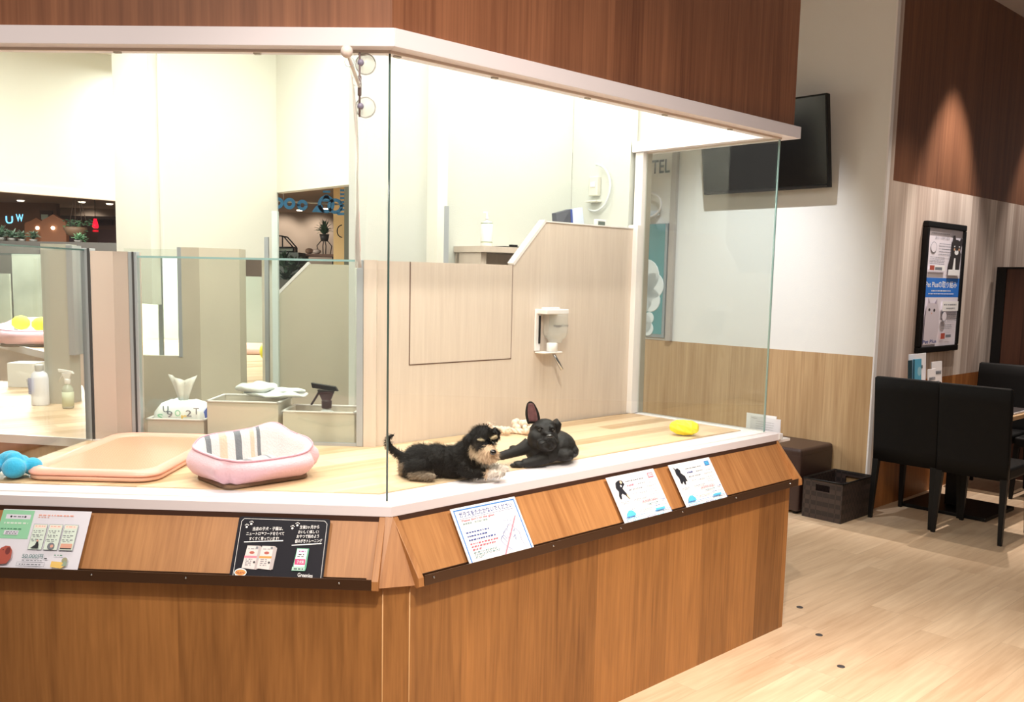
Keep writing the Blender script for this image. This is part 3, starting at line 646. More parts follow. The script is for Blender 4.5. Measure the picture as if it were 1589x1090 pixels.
M_stripe = fleece('striped_fleece', WT, [(0, WT), (.10, GY), (.17, WT), (.27, PC), (.37, WT), (.47, GY), (.56, WT), (.68, PC), (.74, WT), (.78, GY), (.83, WT)])
M_pinkf = fleece('pink_fleece', (234, 190, 202))
M_base = mat('brown_fabric', (128, 100, 78), .9)
def make_bed(name, label, loc, rot, hx=.172, hy=.145, H=.105, scale=1, rise=.046, far=52):
    r = thing(name, label, 'pet bed', loc, rot, local=True); r.scale = (scale,) * 3; n = 72
    def ringat(off, z, puff=1):
        out = []
        for k in range(n):
            p = superel(hx, hy, 5.5, n, k); d = p.normalized()
            a = 2 * pi * k / n; corner = abs(sin(2 * a)); wob = .005 * sin(5 * a + z * 30) + .003 * sin(11 * a)
            pin = -.020 * (corner ** 6) * puff
            up = rise * (max(0, cos(a - radians(far))) ** 1.3) * min(1, z / H) ** 1.5 - .006 * (1 - corner) * (z / H) ** 2 - .020 * max(0, -cos(a - radians(far + 30))) * min(1, z / H) ** 2
            out.append(p + d * (off + pin + wob * puff) + ZV * (z + up))
        return out
    b = MB(); b.rings([ringat(o, z, pf_) for o, z, pf_ in ((-.05, .010, .2), (-.03, .012, .6), (-.006, .026, 1), (.014, .048, 1), (.020, .068, 1), (.014, .088, .8), (.002, .100, .5), (-.006, H, .3))], caps=False)
    obj('outer_wall', b, M_pinkf, r, local=True)
    b = MB(); b.rings([ringat(o, z, .3) for o, z in ((-.006, H), (-.016, H + .003), (-.026, H - .008), (-.032, .085), (-.036, .055), (-.044, .028))], caps=False)
    obj('inner_wall', b, M_stripe, r, local=True)
    b = MB(); cir = ringat(-.005, H + .001, .3); b.tube(cir + [cir[0]], .0035, 6); obj('piping', b, fleece('pink_piping', (222, 160, 176)), r, local=True)
    b = MB(); b.rings([ringat(o, z, 0) for o, z in ((-.045, .012), (-.047, .034), (-.07, .044), (-.11, .046))]); obj('cushion', b, M_stripe, r, local=True)
    b = MB(); b.rings([ringat(o, z, 0) for o, z in ((-.034, .0), (-.022, .004), (-.026, .016))]); obj('underside', b, M_base, r, local=True)
    return r
bed = make_bed('pet_bed', 'pink fleece puppy bed with striped lining beside the peach tray', Vector((-.800, 3.018, PF)), radians(43), H=.112, hx=.178, hy=.142)

# blue plush toy
M_bl = fleece('turquoise_plush', (40, 170, 214))
tb = LF(-1.33, .23, PF); b = MB()
for dx, dy, dz, r in ((.055, -.035, .036, .038), (.092, .010, .034, .033), (.015, .02, .044, .044), (-.025, -.03, .034, .034), (-.085, .0, .036, .038), (.03, .05, .034, .034), (.038, 0, .056, .030), (-.05, .03, .045, .034)): b.ell((dx, dy, dz), (r, r * .95, r * .9))
TOYB = b; TOYP = tb
# yellow toy
yb = RF(1.765, .215, PF); b = MB(); rs = []
for i, (x, r) in enumerate(((-.068, .010), (-.062, .022), (-.035, .036), (.0, .040), (.035, .037), (.058, .025), (.066, .012))):
    rs.append([yb + UR.cross(ZV) * 0 + Vector((x * .92, x * -.25, .038)) + Vector((0.25 * r * cos(a), r * cos(a), r * .92 * sin(a))) for a in [2 * pi * k / 7 + i * .3 for k in range(7)]])
b.rings(rs, True, False); tag(obj('squeaky_toy', b, mat('yellow_rubber', (246, 232, 60), .5), bevel=.004), 'yellow faceted lemon shaped toy alone on the pen floor', 'dog toy')
# rope toy
b = MB(); M_rope = mat('cream_rope', (240, 222, 204), .9, bump=.8, bscale=200, var=.12, vscale=60)
rb = onz(788, 676, PF); q0 = onz(752, 668, PF); q1 = onz(822, 676, PF)
def rope(P, Q, r):
    d = (Q - P); n = 26; L_ = d.length
    for s_ in range(3):
        pts = []
        for k in range(n + 1):
            t = k / n; c = P + d * t; a = t * 20 + s_ * 2 * pi / 3; side = Vector((-d.y, d.x, 0)).normalized()
            pts.append(c + side * cos(a) * r * .55 + ZV * (r * 1.1 + sin(a) * r * .55 + .0))
        b.tube(pts, r * .62, 7)
rope(q0 + Vector((0, .0, 0)), q1, .012)
for c, s_ in ((q0, 1.5), (onz(783, 676, PF), 1.1), (onz(808, 672, PF), 1.7), (q1, 1.3)):
    for k in range(22):
        a = random.random() * 6.28; e = random.random() * 1.5; b.ell(c + Vector((cos(a) * .017 * s_, sin(a) * .014 * s_, (.014 + sin(e) * .014) * s_)), .0095 * s_, nu=7, nv=5)
for k in range(150):
    a = random.random() * 6.28; e = random.random() * 1.2 + .25; d = Vector((cos(a) * cos(e), sin(a) * cos(e), sin(e))); l = random.uniform(.045, .075)
    st = q0 + Vector((-.012, 0, .016)); b.tube([st, st + d * l * .5, st + d * l + Vector((0, 0, -.012))], [.0028, .0024, .0012], 4)
tag(obj('rope_toy', b, M_rope), 'cream knotted rope tug toy lying behind the two puppies', 'dog toy')


# ------------------------------------------------------------------ the two puppies
def remeshed(mb, voxel=.0035, smooth=4):
    bm = mb.bm; bmesh.ops.recalc_face_normals(bm, faces=bm.faces); me = bpy.data.meshes.new('tmp'); bm.to_mesh(me); bm.free()
    o = bpy.data.objects.new('tmp', me); COL.objects.link(o)
    r = o.modifiers.new('r', 'REMESH'); r.mode = 'VOXEL'; r.voxel_size = voxel; r.use_smooth_shade = True
    sm = o.modifiers.new('s', 'SMOOTH'); sm.iterations = smooth; sm.factor = .5
    dg = bpy.context.evaluated_depsgraph_get(); m2 = bpy.data.meshes.new_from_object(o.evaluated_get(dg))
    bpy.data.objects.remove(o); bpy.data.meshes.remove(me)
    b = MB(); b.bm.from_mesh(m2); bpy.data.meshes.remove(m2)
    for f in b.bm.faces: f.smooth = True
    return b
class Pose:
    """picture measurements of a lying animal turned into metres: (px, py, depth)"""
    def __init__(s, x0, y0, k, fore): s.x0, s.y0, s.k, s.fore = x0, y0, k, fore
    def __call__(s, px, py, d=0): return Vector(((px - s.x0) / s.k, d, (s.y0 - py) / s.k - d * s.fore))
def fur(name, body, mats_of, parent, n, lmin, lmax, wd, flow, seed=1, lift=.45, curl=.35, skip=None):
    rng = random.Random(seed); me = body.data; me.calc_loop_triangles() if hasattr(me, 'calc_loop_triangles') else None
    polys = list(me.polygons); ar = [p.area for p in polys]; tot = sum(ar); cum = []; c = 0
    for a_ in ar: c += a_; cum.append(c)
    import bisect
    b = MB(); bm = b.bm
    for i in range(n):
        p = polys[min(bisect.bisect(cum, rng.random() * tot), len(polys) - 1)]
        vs = [me.vertices[v].co for v in p.vertices]; w_ = [rng.random() for _ in vs]; sw = sum(w_); co = Vector((0, 0, 0))
        for v, q in zip(vs, w_): co += v * (q / sw)
        if skip and skip(co): continue
        nrm = p.normal.copy(); f = flow(co); f = (f - nrm * f.dot(nrm))
        if f.length > 1e-5: f.normalize()
        rd = Vector((rng.uniform(-1, 1), rng.uniform(-1, 1), rng.uniform(-1, 1))) * curl
        d = (nrm * lift + f + rd).normalized(); l = rng.uniform(lmin, lmax)
        side = d.cross(nrm); side = side.normalized() * wd * .5 if side.length > 1e-4 else Vector((wd * .5, 0, 0))
        p0 = co - nrm * .001; p1 = co + d * l * .55 + nrm * l * .12; p2 = co + (d + rd * .6).normalized() * l
        if p2.z < .002: p2.z = .002
        if p1.z < .001: p1.z = .001
        b.mi = p.material_index
        a0, a1 = bm.verts.new(p0 - side), bm.verts.new(p0 + side); b0, b1 = bm.verts.new(p1 - side * .7), bm.verts.new(p1 + side * .7); t = bm.verts.new(p2)
        b._f([a0, a1, b1, b0], True); b._f([b0, b1, t], True)
    me2 = bpy.data.meshes.new(name); bm.to_mesh(me2); bm.free()
    for m in mats_of: me2.materials.append(m)
    o = bpy.data.objects.new(name, me2); COL.objects.link(o); o.parent = parent; o['kind'] = 'stuff'; return o
def rotm(ax, ay, az): return (Matrix.Rotation(az, 4, 'Z') @ Matrix.Rotation(ay, 4, 'Y') @ Matrix.Rotation(ax, 4, 'X'))
M_fblack = mat('black_fur', (8, 7, 8), .55, spec=.22); M_fcream = mat('cream_fur', (214, 190, 160), .75); M_fwhite = mat('white_fur', (224, 218, 208), .75); M_fgw = mat('grey_white_fur', (176, 172, 164), .75); M_fgrey = mat('grey_tan_fur', (128, 112, 94), .75)
M_fbrow = mat('tan_brow_fur', (186, 172, 140), .8); M_eye = mat('dark_eye', (16, 10, 8), .05, spec=.9, coat=1); M_nose = mat('wet_black_nose', (14, 12, 13), .22, spec=.7, coat=.4)
# --- black and tan schnauzer-like puppy, lying, facing right and slightly to the viewer
o0 = onz(690, 746, PF); o0.y += .035
dog = thing('puppy', 'black puppy with cream eyebrows and beard lying beside the glass corner', 'dog', Vector((o0.x, o0.y, PF)), local=True)
Q = Pose(690, 746, 452, .20)
b = MB()
b.ell(Q(652, 719, .02), (.064, .060, .056), rotm(0, .15, 0)); b.ell(Q(640, 726, .02), (.050, .058, .044)); b.ell(Q(675, 718, .02), (.068, .056, .056)); b.ell(Q(700, 720, .02), (.062, .054, .056)); b.ell(Q(720, 714, .015), (.050, .052, .062))
b.ell(Q(726, 703, .005), (.042, .042, .050), rotm(0, .4, 0)); b.ell(Q(733, 694, -.005), (.036, .038, .040))
# head
b.ell(Q(744, 687, -.015), (.050, .048, .045)); b.ell(Q(746, 676, -.015), (.040, .040, .030)); b.ell(Q(749, 696, -.050), (.034, .030, .028)); b.ell(Q(757, 702, -.075), (.024, .028, .020)); b.ell(Q(755, 709, -.058), (.036, .034, .021)); b.ell(Q(741, 704, -.035), (.028, .03, .026))
# thigh, hind foot
b.ell(Q(650, 731, -.035), (.050, .028, .036), rotm(0, -.2, 0)); b.tube([Q(640, 742, -.05), Q(655, 743, -.062), Q(671, 743, -.066)], [.014, .0125, .0135], 10); b.ell(Q(671, 742.5, -.066), (.016, .013, .010))
# far hind foot edge
b.ell(Q(630, 738, .04), (.024, .03, .022))
# front legs
b.tube([Q(716, 724, -.03), Q(730, 736, -.045), Q(748, 737, -.052), Q(768, 736, -.055)], [.030, .020, .0165, .015], 12); b.ell(Q(774, 736, -.056), (.019, .016, .012))
b.tube([Q(728, 716, .02), Q(744, 727, .005), Q(765, 728, -.002), Q(776, 728, -.004)], [.026, .019, .016, .015], 12); b.ell(Q(781, 729, -.006), (.018, .016, .012))
# tail
b.tube([Q(632, 716, .03), Q(622, 712, .03), Q(612, 706, .03), Q(603, 698, .03), Q(599, 690, .03), Q(601, 683, .03), Q(609, 679, .03)], [.016, .013, .0115, .010, .009, .0075, .004], 10)
b = remeshed(b, .0035, 5)
mu = Q(757, 703, -.085); beard = Q(755, 708, -.06)
def sch_mi(c):
    px = c.x * 452 + 690; py = 746 - (c.z + c.y * .20) * 452
    if c.y < .03 and px > 757 and py > 726: return 2
    if px > 745 and py > 718 and c.y > -.03: return 2
    if c.y < -.03 and 636 < px < 682 and py > 736: return 3
    if px < 628 and py > 722: return 3
    if c.y < -.005 and px > 748 and 697 < py < 722: return 1
    if c.y < -.005 and 736 < px <= 748 and 703 - (px - 736) * .4 < py < 722: return 1
    if c.y < .012 and 727 < px <= 737 and 690 + (px - 727) * 1.0 < py < 713: return 1
    if c.y < -.05 and px > 752 and py > 693: return 1
    return 0
for f in b.bm.faces: f.material_index = sch_mi(f.calc_center_median())
FM = [M_fblack, M_fcream, M_fwhite, M_fgrey]
body = obj('body', b, FM, dog, local=True)
def sflow(c):
    if c.x > .08 and c.z > .04: return Vector((-.3, -.3, -1)) if c.z > .11 else Vector((.25, -.2, -1.2))
    return Vector((-1, 0, -.7))
fur('coat', body, FM, dog, 15000, .010, .020, .0016, sflow, 5, .55, .45, skip=lambda c: (c - Q(763, 704, -.10)).length < .012)
fur('beard_hair', body, FM, dog, 2600, .014, .026, .0014, lambda c: Vector((.1, -.2, -1)), 9, .35, .25, skip=lambda c: not (c.y < -.02 and c.x > .085 and .04 < c.z < .125) or (c - Q(763, 704, -.10)).length < .013)
b = MB(); b.ell(Q(763, 704, -.103), (.0115, .009, .0095)); obj('nose', b, M_nose, dog, local=True)
for n_, px, py, d in (('eye', 742, 692, -.062), ('eye', 763, 690, -.060)): b = MB(); b.ell(Q(px, py, d), .0065); obj(n_, b, M_eye, dog, local=True)
for px, py, d, r_ in ((744, 685.5, -.064, .12), (763.5, 681, -.052, -.5)):
    b = MB(); b.ell(Q(px, py, d), (.0120, .007, .0046), rotm(0, r_, 0)); e_ = obj('eyebrow', b, M_fbrow, dog, local=True); fur('brow_hair', e_, [M_fbrow], e_, 160, .006, .011, .0012, lambda c: Vector((1, -.3, -.4)), 4, .3, .3); e_['label'] = 'cream eyebrow tuft'
for cx_, cy_, d0 in ((779, 737.5, -.057), (785, 731, -.008)):
    for k in range(3): b = MB(); b.ell(Q(cx_ - abs(k - 1) * 1.6, cy_ + (k - 1) * .6, d0 - .009 + .009 * k), (.0085, .0052, .0075)); obj('toe', b, M_fwhite if d0 > -.03 else M_fgw, dog, local=True)
for pts, r_ in (([Q(729, 678, -.03), Q(724, 688, -.035), Q(726, 700, -.04)], [.013, .018, .008]), ([Q(763, 668, -.0), Q(769, 675, -.01), Q(768, 684, -.02)], [.012, .013, .006])):
    b = MB(); b.tube(pts, r_, 10); ear = obj('ear', b, M_fblack, dog, local=True)
    fur('ear_hair', ear, [M_fblack], ear, 700, .008, .016, .0016, lambda c: Vector((0, 0, -1)), 3, .5, .4)

# --- black french-bulldog-like puppy
o1 = onz(845, 727, PF); o1.y += .085
fd = thing('puppy', 'smooth black bat-eared puppy lying beside the cream bearded one', 'dog', Vector((o1.x, o1.y, PF)), local=True)
Q = Pose(845, 727, 424, .21)
M_fr = mat('short_glossy_black_coat', (7, 7, 9), .46, spec=.34, bump=.3, bscale=420)
b = MB()
b.ell(Q(872, 694, .06), (.064, .085, .048), rotm(0, .35, 0)); b.ell(Q(884, 703, .075), (.042, .060, .036)); b.ell(Q(862, 700, .03), (.058, .06, .052)); b.ell(Q(848, 708, -.005), (.058, .05, .044)); b.ell(Q(836, 708, -.015), (.048, .042, .042)); b.ell(Q(876, 712, -.005), (.044, .04, .026)); b.ell(Q(892, 706, .03), (.024, .035, .024))
# neck + head
b.ell(Q(845, 690, -.02), (.052, .050, .050)); b.ell(Q(842, 676, -.035), (.050, .046, .040)); b.ell(Q(845, 667, -.03), (.040, .038, .026)); b.ell(Q(832, 688, -.055), (.034, .034, .036)); b.ell(Q(855, 688, -.055), (.026, .032, .034)); b.ell(Q(846, 697, -.07), (.036, .034, .026))
# muzzle, jowls, brow folds
b.ell(Q(851, 690, -.092), (.025, .022, .016)); b.ell(Q(842, 698, -.095), (.023, .021, .017), rotm(0, .4, 0)); b.ell(Q(858, 695, -.092), (.014, .02, .017)); b.ell(Q(849, 703, -.088), (.024, .02, .010))
b.ell(Q(850, 680, -.082), (.017, .012, .006)); b.ell(Q(834, 669, -.068), (.014, .011, .007), rotm(0, .3, 0)); b.ell(Q(855, 669, -.066), (.011, .010, .006))
# legs
b.tube([Q(822, 698, -.02), Q(808, 706, -.03), Q(792, 712, -.035), Q(776, 717, -.038)], [.030, .023, .018, .016], 12); b.ell(Q(770, 719, -.04), (.021, .018, .012)); b.ell(Q(797, 703, -.02), (.016, .014, .010))
b.tube([Q(848, 716, -.05), Q(830, 724, -.066), Q(812, 728, -.078)], [.028, .020, .017], 12); b.ell(Q(805, 729, -.082), (.022, .018, .0125))
b = remeshed(b, .0032, 4)
fbody = obj('body', b, M_fr, fd, local=True)
# toes
for cx_, cy_, d0 in ((770, 719.5, -.04), (803, 730, -.082)):
    for k in range(3): b = MB(); b.ell(Q(cx_ - 6 + (0, -2, 1)[k] * .8, cy_ + 1, d0 - .010 + .010 * k), (.0095, .0062, .0075)); obj('toe', b, M_fr, fd, local=True)
# erect ear: curved shell
def ear_shell(base, tip, wx, dep, lean, name, M_in):
    base, tip = Vector(base), Vector(tip); n = 12; outer = []; inner = []
    for i in range(n + 1):
        t = i / n; wv = wx * (sin(pi * min(1, (t * .62 + .30))) ** .75) * (1 if t < .97 else .6); c = base.lerp(tip, t); ro, ri = [], []
        for k in range(9):
            a = -1 + 2 * k / 8; x = a * wv; y = dep * (1 - a * a) * (1 - t * .7)
            ro.append(c + Vector((x, y + .0035, 0))); ri.append(c + Vector((x * .88, y, 0)))
        outer.append(ro); inner.append(ri)
    b = MB(); b.rings([o_ + i_[::-1] for o_, i_ in zip(outer, inner)]); e = obj(name, b, M_fr, fd, local=True)
    b = MB(); b.rings([[p + Vector((0, -.0012, 0)) for p in i_[1:-1]] + [p + Vector((0, -.0004, 0)) for p in reversed(i_[1:-1])] for i_ in inner[1:-1]]); obj('inner_ear', b, M_in, e, local=True); return e
M_ie = mat('dark_pink_inner_ear', (112, 70, 72), .6, var=.3, vscale=60)
ear_shell(Q(828, 665, -.028), Q(822, 629, -.015), .0265, .018, 0, 'ear', M_ie)
b = MB(); b.tube([Q(860, 660, -.02), Q(866, 666, -.015), Q(866, 674, -.02), Q(863, 681, -.03)], [.016, .015, .010, .004], 12); b2 = obj('ear', b, M_fr, fd, local=True)
for px, py, d in ((836.5, 674.5, -.0765), (856.5, 674.5, -.0715)):
    b = MB(); b.ell(Q(px, py, d), .0072); obj('eye', b, M_eye, fd, local=True)
fur('coat', fbody, [M_fr], fd, 12000, .004, .007, .0012, lambda c: Vector((.5, .3, -.8)), 8, .12, .2, skip=lambda c: min((c - Q(836.5, 674.5, -.0765)).length, (c - Q(856.5, 674.5, -.0715)).length) < .010)
for px, py, d in ((836.5, 670.5, -.080), (856, 670.5, -.075)):
    b = MB(); b.tube([Q(px - 5, py + 2.5, d + .004), Q(px, py - .6, d - .002), Q(px + 5, py + 2.5, d + .004)], [.002, .0034, .002], 7); obj('eyelid', b, M_fr, fd, local=True)
b = MB(); b.ell(Q(851, 685, -.112), (.012, .007, .008)); obj('nose', b, M_nose, fd, local=True)
b = MB(); b.tube([Q(836, 699, -.113), Q(846, 693, -.116), Q(852, 690, -.115), Q(858, 695, -.112), Q(862, 699, -.10)], .0012, 5); obj('mouth_line', b, M_blackm, fd, local=True)

b = remeshed(TOYB, .004, 3); bmesh.ops.translate(b.bm, verts=b.bm.verts, vec=TOYP)
tag(obj('plush_toy', b, M_bl), 'turquoise knobbly plush toy in front of the peach tray', 'dog toy')

# water bottle on the panel
F = lambda u, v, z: RF(u, .8195 - v, z)
wb = thing('water_bottle', 'hanging clear water bottle with steel spout on the beige panel', 'pet water bottle', F(1.49, 0, 1.16))
b = MB(); b.fbox(F, 1.405, 1.44, 0, .010, 1.245, 1.44); b.fbox(F, 1.412, 1.56, .004, .075, 1.418, 1.440); b.fbox(F, 1.44, 1.52, .01, .055, 1.44, 1.448); b.fbox(F, 1.408, 1.53, .004, .07, 1.236, 1.243)
obj('bracket', b, M_white, wb, bevel=.004)
b = MB(); b.fbox(F, 1.424, 1.432, .012, .018, 1.28, 1.41); obj('bracket_slot', b, M_blackm, wb)
b = MB(); b.lathe([(.030, .152), (.036, .152), (.036, .147), (.036, .07), (.036, .065), (.032, .048), (.021, .032), (.019, .018)], 28, F(1.505, .042, 1.264), smooth=True, sx=1.6)
obj('bottle', b, mat('cloudy_water', (216, 218, 212), .06, spec=.8, alpha=.34), wb)
b = MB(); b.lathe([(.023, .0), (.026, .002), (.026, .036), (.022, .04)], 20, F(1.485, .042, 1.244)); obj('cap', b, M_white, wb)
b = MB(); p0 = F(1.49, .042, 1.244); b.tube([p0, p0 + Vector((.010, -.008, -.022)), p0 + Vector((.045, -.022, -.085))], .0075, 12); obj('spout', b, M_chrome, wb)
s = Sheet(F(1.450, .083, 1.345), UR, ZV, .105, .05, wb)
s.text('HappyCrew', .0, .2, .95, .55, I_dk, True); s.done('printed_name')

# suction hanger with ball on the outside of the glass
gvo = .052
hg = thing('banner_hanger', 'white ball ended rod on two suction cups near the glass corner', 'hanger', LF(-.105, gvo, 2.06))
M_clr = mat('clear_suction_cup', (226, 226, 222), .08, spec=.8, alpha=.35); M_hub = mat('smoky_plastic', (138, 134, 158), .3)
for z in (2.188, 2.066):
    b = MB(); Mx = Matrix.Rotation(pi / 2, 4, 'X') ; b.lathe([(.003, .022), (.010, .018), (.020, .010), (.031, .002), (.031, .0)], 28, LF(-.092, gvo - .0005, z), Matrix.Rotation(A, 4, 'Z') @ Matrix.Rotation(pi / 2, 4, 'X')); cu_ = obj('suction_cup', b, M_clr, hg)
    b = MB(); b.ell(LF(-.103, gvo - .022, z), .010); obj('hub', b, M_hub, cu_)
    b = MB(); pts = [LF(-.092 + .029 * cos(t), gvo - .004, z + .029 * sin(t)) for t in [2 * pi * k / 28 for k in range(29)]]; b.tube(pts, .0012, 5); obj('cup_rim', b, mat('grey_rim', (165, 165, 165), .3), cu_)
b = MB(); b.tube([LF(-.105, gvo - .026, 2.035), LF(-.105, gvo - .026, 2.215)], .0030, 8); b.tube([LF(-.105, gvo - .026, 2.095), LF(-.105, gvo - .026, 2.15)], .0055, 8); obj('bar', b, mat('mauve_grey_metal', (120, 104, 104), .4), hg)
ra = LF(-.105, gvo - .03, 2.12); rbp = LF(-.165, gvo - .20, 2.205)
ballp = onv(538, 80, (LF(0, -.2, 0)), UL); ball_dir = ballp - ra
b = MB(); b.tube([ra, ballp], .0050, 10); obj('rod', b, M_white, hg)
b = MB(); b.ell(ballp, .0165); obj('ball_end', b, mat('cream_white_ball', (232, 220, 214), .3), hg)
hb = thing('hanging_banner', 'thin translucent banner hanging edge-on beside the glass corner', 'banner', ra)
for f_ in (.25, .8):
    c = ra.lerp(ballp, f_); b = MB(); pts = [c + (UL * cos(t) + ZV * (sin(t) - .6)) * .013 for t in [2 * pi * k / 20 for k in range(21)]]; b.tube(pts, .0008, 5); obj('ring', b, M_alu, hb)
b = MB(); M_ban = mat('milky_film', (232, 226, 218), .3, alpha=.75)
c1 = ra.lerp(ballp, .2); c2 = ra.lerp(ballp, .86); rows = []
for k in range(25):
    t = k / 24; zt = c1.z - .03 - (c1.z - .03 - 1.60) * t
    wv = .008 * sin(t * 5) ; P = Vector((c1.x - .008 + .012 * t + wv, c1.y, zt + 0)); Q = Vector((c2.x + .004 + .036 * t + wv * .6, c2.y, zt + .03 * (1 - t)))
    rows.append([P, P.lerp(Q, .33) + Vector((.004 * sin(t * 9), 0, 0)), P.lerp(Q, .66) - Vector((.004 * sin(t * 7), 0, 0)), Q, Q + Vector((.0012, 0, 0)), P.lerp(Q, .5) + Vector((.0016, 0, 0)), P + Vector((.0012, 0, 0))])
b.rings(rows); obj('film', b, M_ban, hb)
b = MB(); rows2 = [[p + Vector((.0016, -.0005, 0)) for p in r[:4]] + [p + Vector((.0022, -.0005, 0)) for p in reversed(r[:4])] for r in rows[17:23]]; b.rings(rows2); obj('pink_print', b, mat('pale_pink_print', (230, 186, 182), .5), hb)

# ------------------------------------------------------------------ staff shelf behind the left partition
sh = thing('staff_worktop', 'pale wood worktop shelf behind the low glass partitions', 'worktop', (-1.2, 4.0, 0))
b = MB(); pl = [LF(-1.18, BPV + .03, 0), LF(-.24, BPV + .03, 0), LF(-.3, BPV + .55, 0), LF(-1.18, BPV + .40, 0)]
b.prism([p + ZV * .86 for p in pl], [p + ZV * .893 for p in pl]); obj('shelf_board', b, M_panel, sh)
b = MB(); b.prism([p * 1 + ZV * 0 for p in pl], [p + ZV * .86 for p in pl]); obj('cabinet', b, M_panel, sh)
# left counter beyond the side glass
a0 = onz(-160, 664, .90); a1 = onz(160, 682, .90); a2 = onz(150, 610, .90); a3 = onz(-40, 560, .90)
a2 = Vector((-2.05, 4.9, .90)); a2 = onz(128, 598, .90); 
lc = thing('side_counter', 'low wood topped counter with white edge holding the bottles at far left', 'counter', (a0.x, a0.y, 0))
tp = [a0, a1, a2, onz(-120, 585, .90)]
b = MB(); b.prism([p - ZV * .03 for p in tp], tp); obj('top', b, M_penfloor, lc)
n_ = Vector((0, -.012, 0)); b = MB(); b.hexa([a0 + n_ - ZV * .035, a1 + n_ - ZV * .035, a1 - ZV * .035, a0 - ZV * .035, a0 + n_, a1 + n_, a1, a0]); obj('white_edge', b, M_white, lc)
b = MB(); b.prism([Vector((p.x, p.y, 0)) for p in tp], [p - ZV * .031 for p in tp]); obj('cabinet', b, M_counter, lc)

M_box = mat('cream_box_card', (216, 208, 194), .5)
def tub(name, label, F, u0, u1, v0, v1, z0, z1, m=None, open_=True, cat='storage box'):
    b = MB(); t = .004
    if open_:
        b.fbox(F, u0, u1, v0, v1, z0, z0 + t); b.fbox(F, u0, u1, v0, v0 + t, z0 + t, z1); b.fbox(F, u0, u1, v1 - t, v1, z0 + t, z1); b.fbox(F, u0, u0 + t, v0 + t, v1 - t, z0 + t, z1); b.fbox(F, u1 - t, u1, v0 + t, v1 - t, z0 + t, z1)
    else: b.fbox(F, u0, u1, v0, v1, z0, z1)
    o = tag(obj(name, b, m or M_box, bevel=.002), label, cat, None)
    b = MB(); e = .005; b.fbox(F, u0 - e, u1 + e, v0 - e, v0 + .006, z1 - .002, z1 + .004); b.fbox(F, u0 - e, u1 + e, v1 - .006, v1 + e, z1 - .002, z1 + .004); b.fbox(F, u0 - e, u0 + .006, v0 - e, v1 + e, z1 - .002, z1 + .004); b.fbox(F, u1 - .006, u1 + e, v0 - e, v1 + e, z1 - .002, z1 + .004)
    obj('rim', b, M_white, o, bevel=.001); return o
SZ = .8935
tub('storage_box', 'grey tray box holding the tissue pack', LF, -1.165, -.93, BPV + .05, BPV + .25, SZ, .975)
tub('storage_box', 'taller cream storage box under the folded plastic bags', LF, -.915, -.62, BPV + .05, BPV + .27, SZ, 1.055)
tub('storage_box', 'cream storage box with the black headed spray bottle in it', LF, -.60, -.305, BPV + .045, BPV + .24, SZ, 1.022)
# tissue pack
F0 = lambda u, v, z: LF(u, BPV + v, z)
tp_ = thing('tissue_pack', 'white soft tissue pack with green and grey letters and a raised tissue', 'tissue pack', F0(-1.05, .15, .90))
b = MB(); rs = []
for z, hx, hy in ((.90, .105, .075), (.96, .108, .078), (1.0, .104, .07), (1.03, .085, .05), (1.045, .05, .025)): rs.append([F0(-1.05 + x + .004 * sin(k * 2.1), .15 + y, z + .004 * sin(k * 1.3)) for k, (x, y) in enumerate(rrect(0, 0, hx, hy, .025, 4))])
b.rings(rs); obj('pack', b, mat('white_soft_film', (238, 240, 238), .35), tp_)
b = MB(); rs = []
for t, z in ((0, 1.04), (.3, 1.07), (.6, 1.10), (1, 1.13)):
    w_ = .02 + .045 * t; row = []
    for k in range(9): x = -1 + 2 * k / 8; row.append(F0(-1.05 + x * w_, .15 + .012 * sin(k * 2.2), z + (.022 * abs(x) - .004) * t * 1.2))
    rs.append(row + [p + Vector((0, .002, 0)) for p in reversed(row)])
b.rings(rs); obj('tissue', b, mat('tissue_paper', (236, 234, 226), .8), tp_)
s = Sheet(F0(-1.15, .068, .96), UL, ZV, .2, .07, tp_)
for ch, x, y, m_ in (('9', .30, .30, I_gry), ('O', .47, .38, I_grn), ('2', .70, .38, I_gry), ('U', .22, .60, I_gry), ('S', .10, .12, I_grn), ('T', .86, .52, I_gry), ('r', .60, .08, I_yl)): s.text(ch, x, y, x + .12, y + .38, m_, True)
s.done('printed_letters')
b = MB(); b.hexa([F0(-.945, .10, .90), F0(-.925, .10, .90), F0(-.925, .19, .90), F0(-.945, .19, .90), F0(-.95, .10, 1.0), F0(-.925, .10, 1.035), F0(-.925, .19, 1.035), F0(-.95, .19, 1.0)])
tag(obj('blue_packet', b, mat('blue_packet_film', (50, 110, 200), .3), bevel=.004), 'blue packet wedged between the tissue pack and the taller box', 'packet')
# folded plastic bags
M_bagp = mat('crinkled_clear_bag', (232, 236, 234), .25, bump=1.0, bscale=45, alpha=.9)
def blob(name, mbc, mtl, parent=None, amp=.006, sc=30, seed=0):
    bm = mbc.bm
    for v in bm.verts: v.co += Vector((noise.noise(v.co * sc + Vector((seed, 0, 0))), noise.noise(v.co * sc + Vector((0, seed, 5))), noise.noise(v.co * sc + Vector((9, 0, seed))))) * amp
    return obj(name, mbc, mtl, parent)
for i, (u, v, z, rx, ry, rz, lb) in enumerate(((-.66, .17, 1.078, .135, .09, .016, 'flat clear plastic bag spread lowest on the taller box'), (-.74, .16, 1.105, .085, .07, .02, 'crumpled white plastic bag bundle on the left of the bag pile'), (-.62, .18, 1.092, .085, .06, .012, 'clear folded plastic bag at the right end of the bag pile'))):
    b = MB(); b.ell(F0(u, v, z), (rx, ry, rz), nu=36, nv=14); o = blob('plastic_bag', b, M_bagp, None, .012, 22, i * 3.3); tag(o, lb, 'plastic bag')
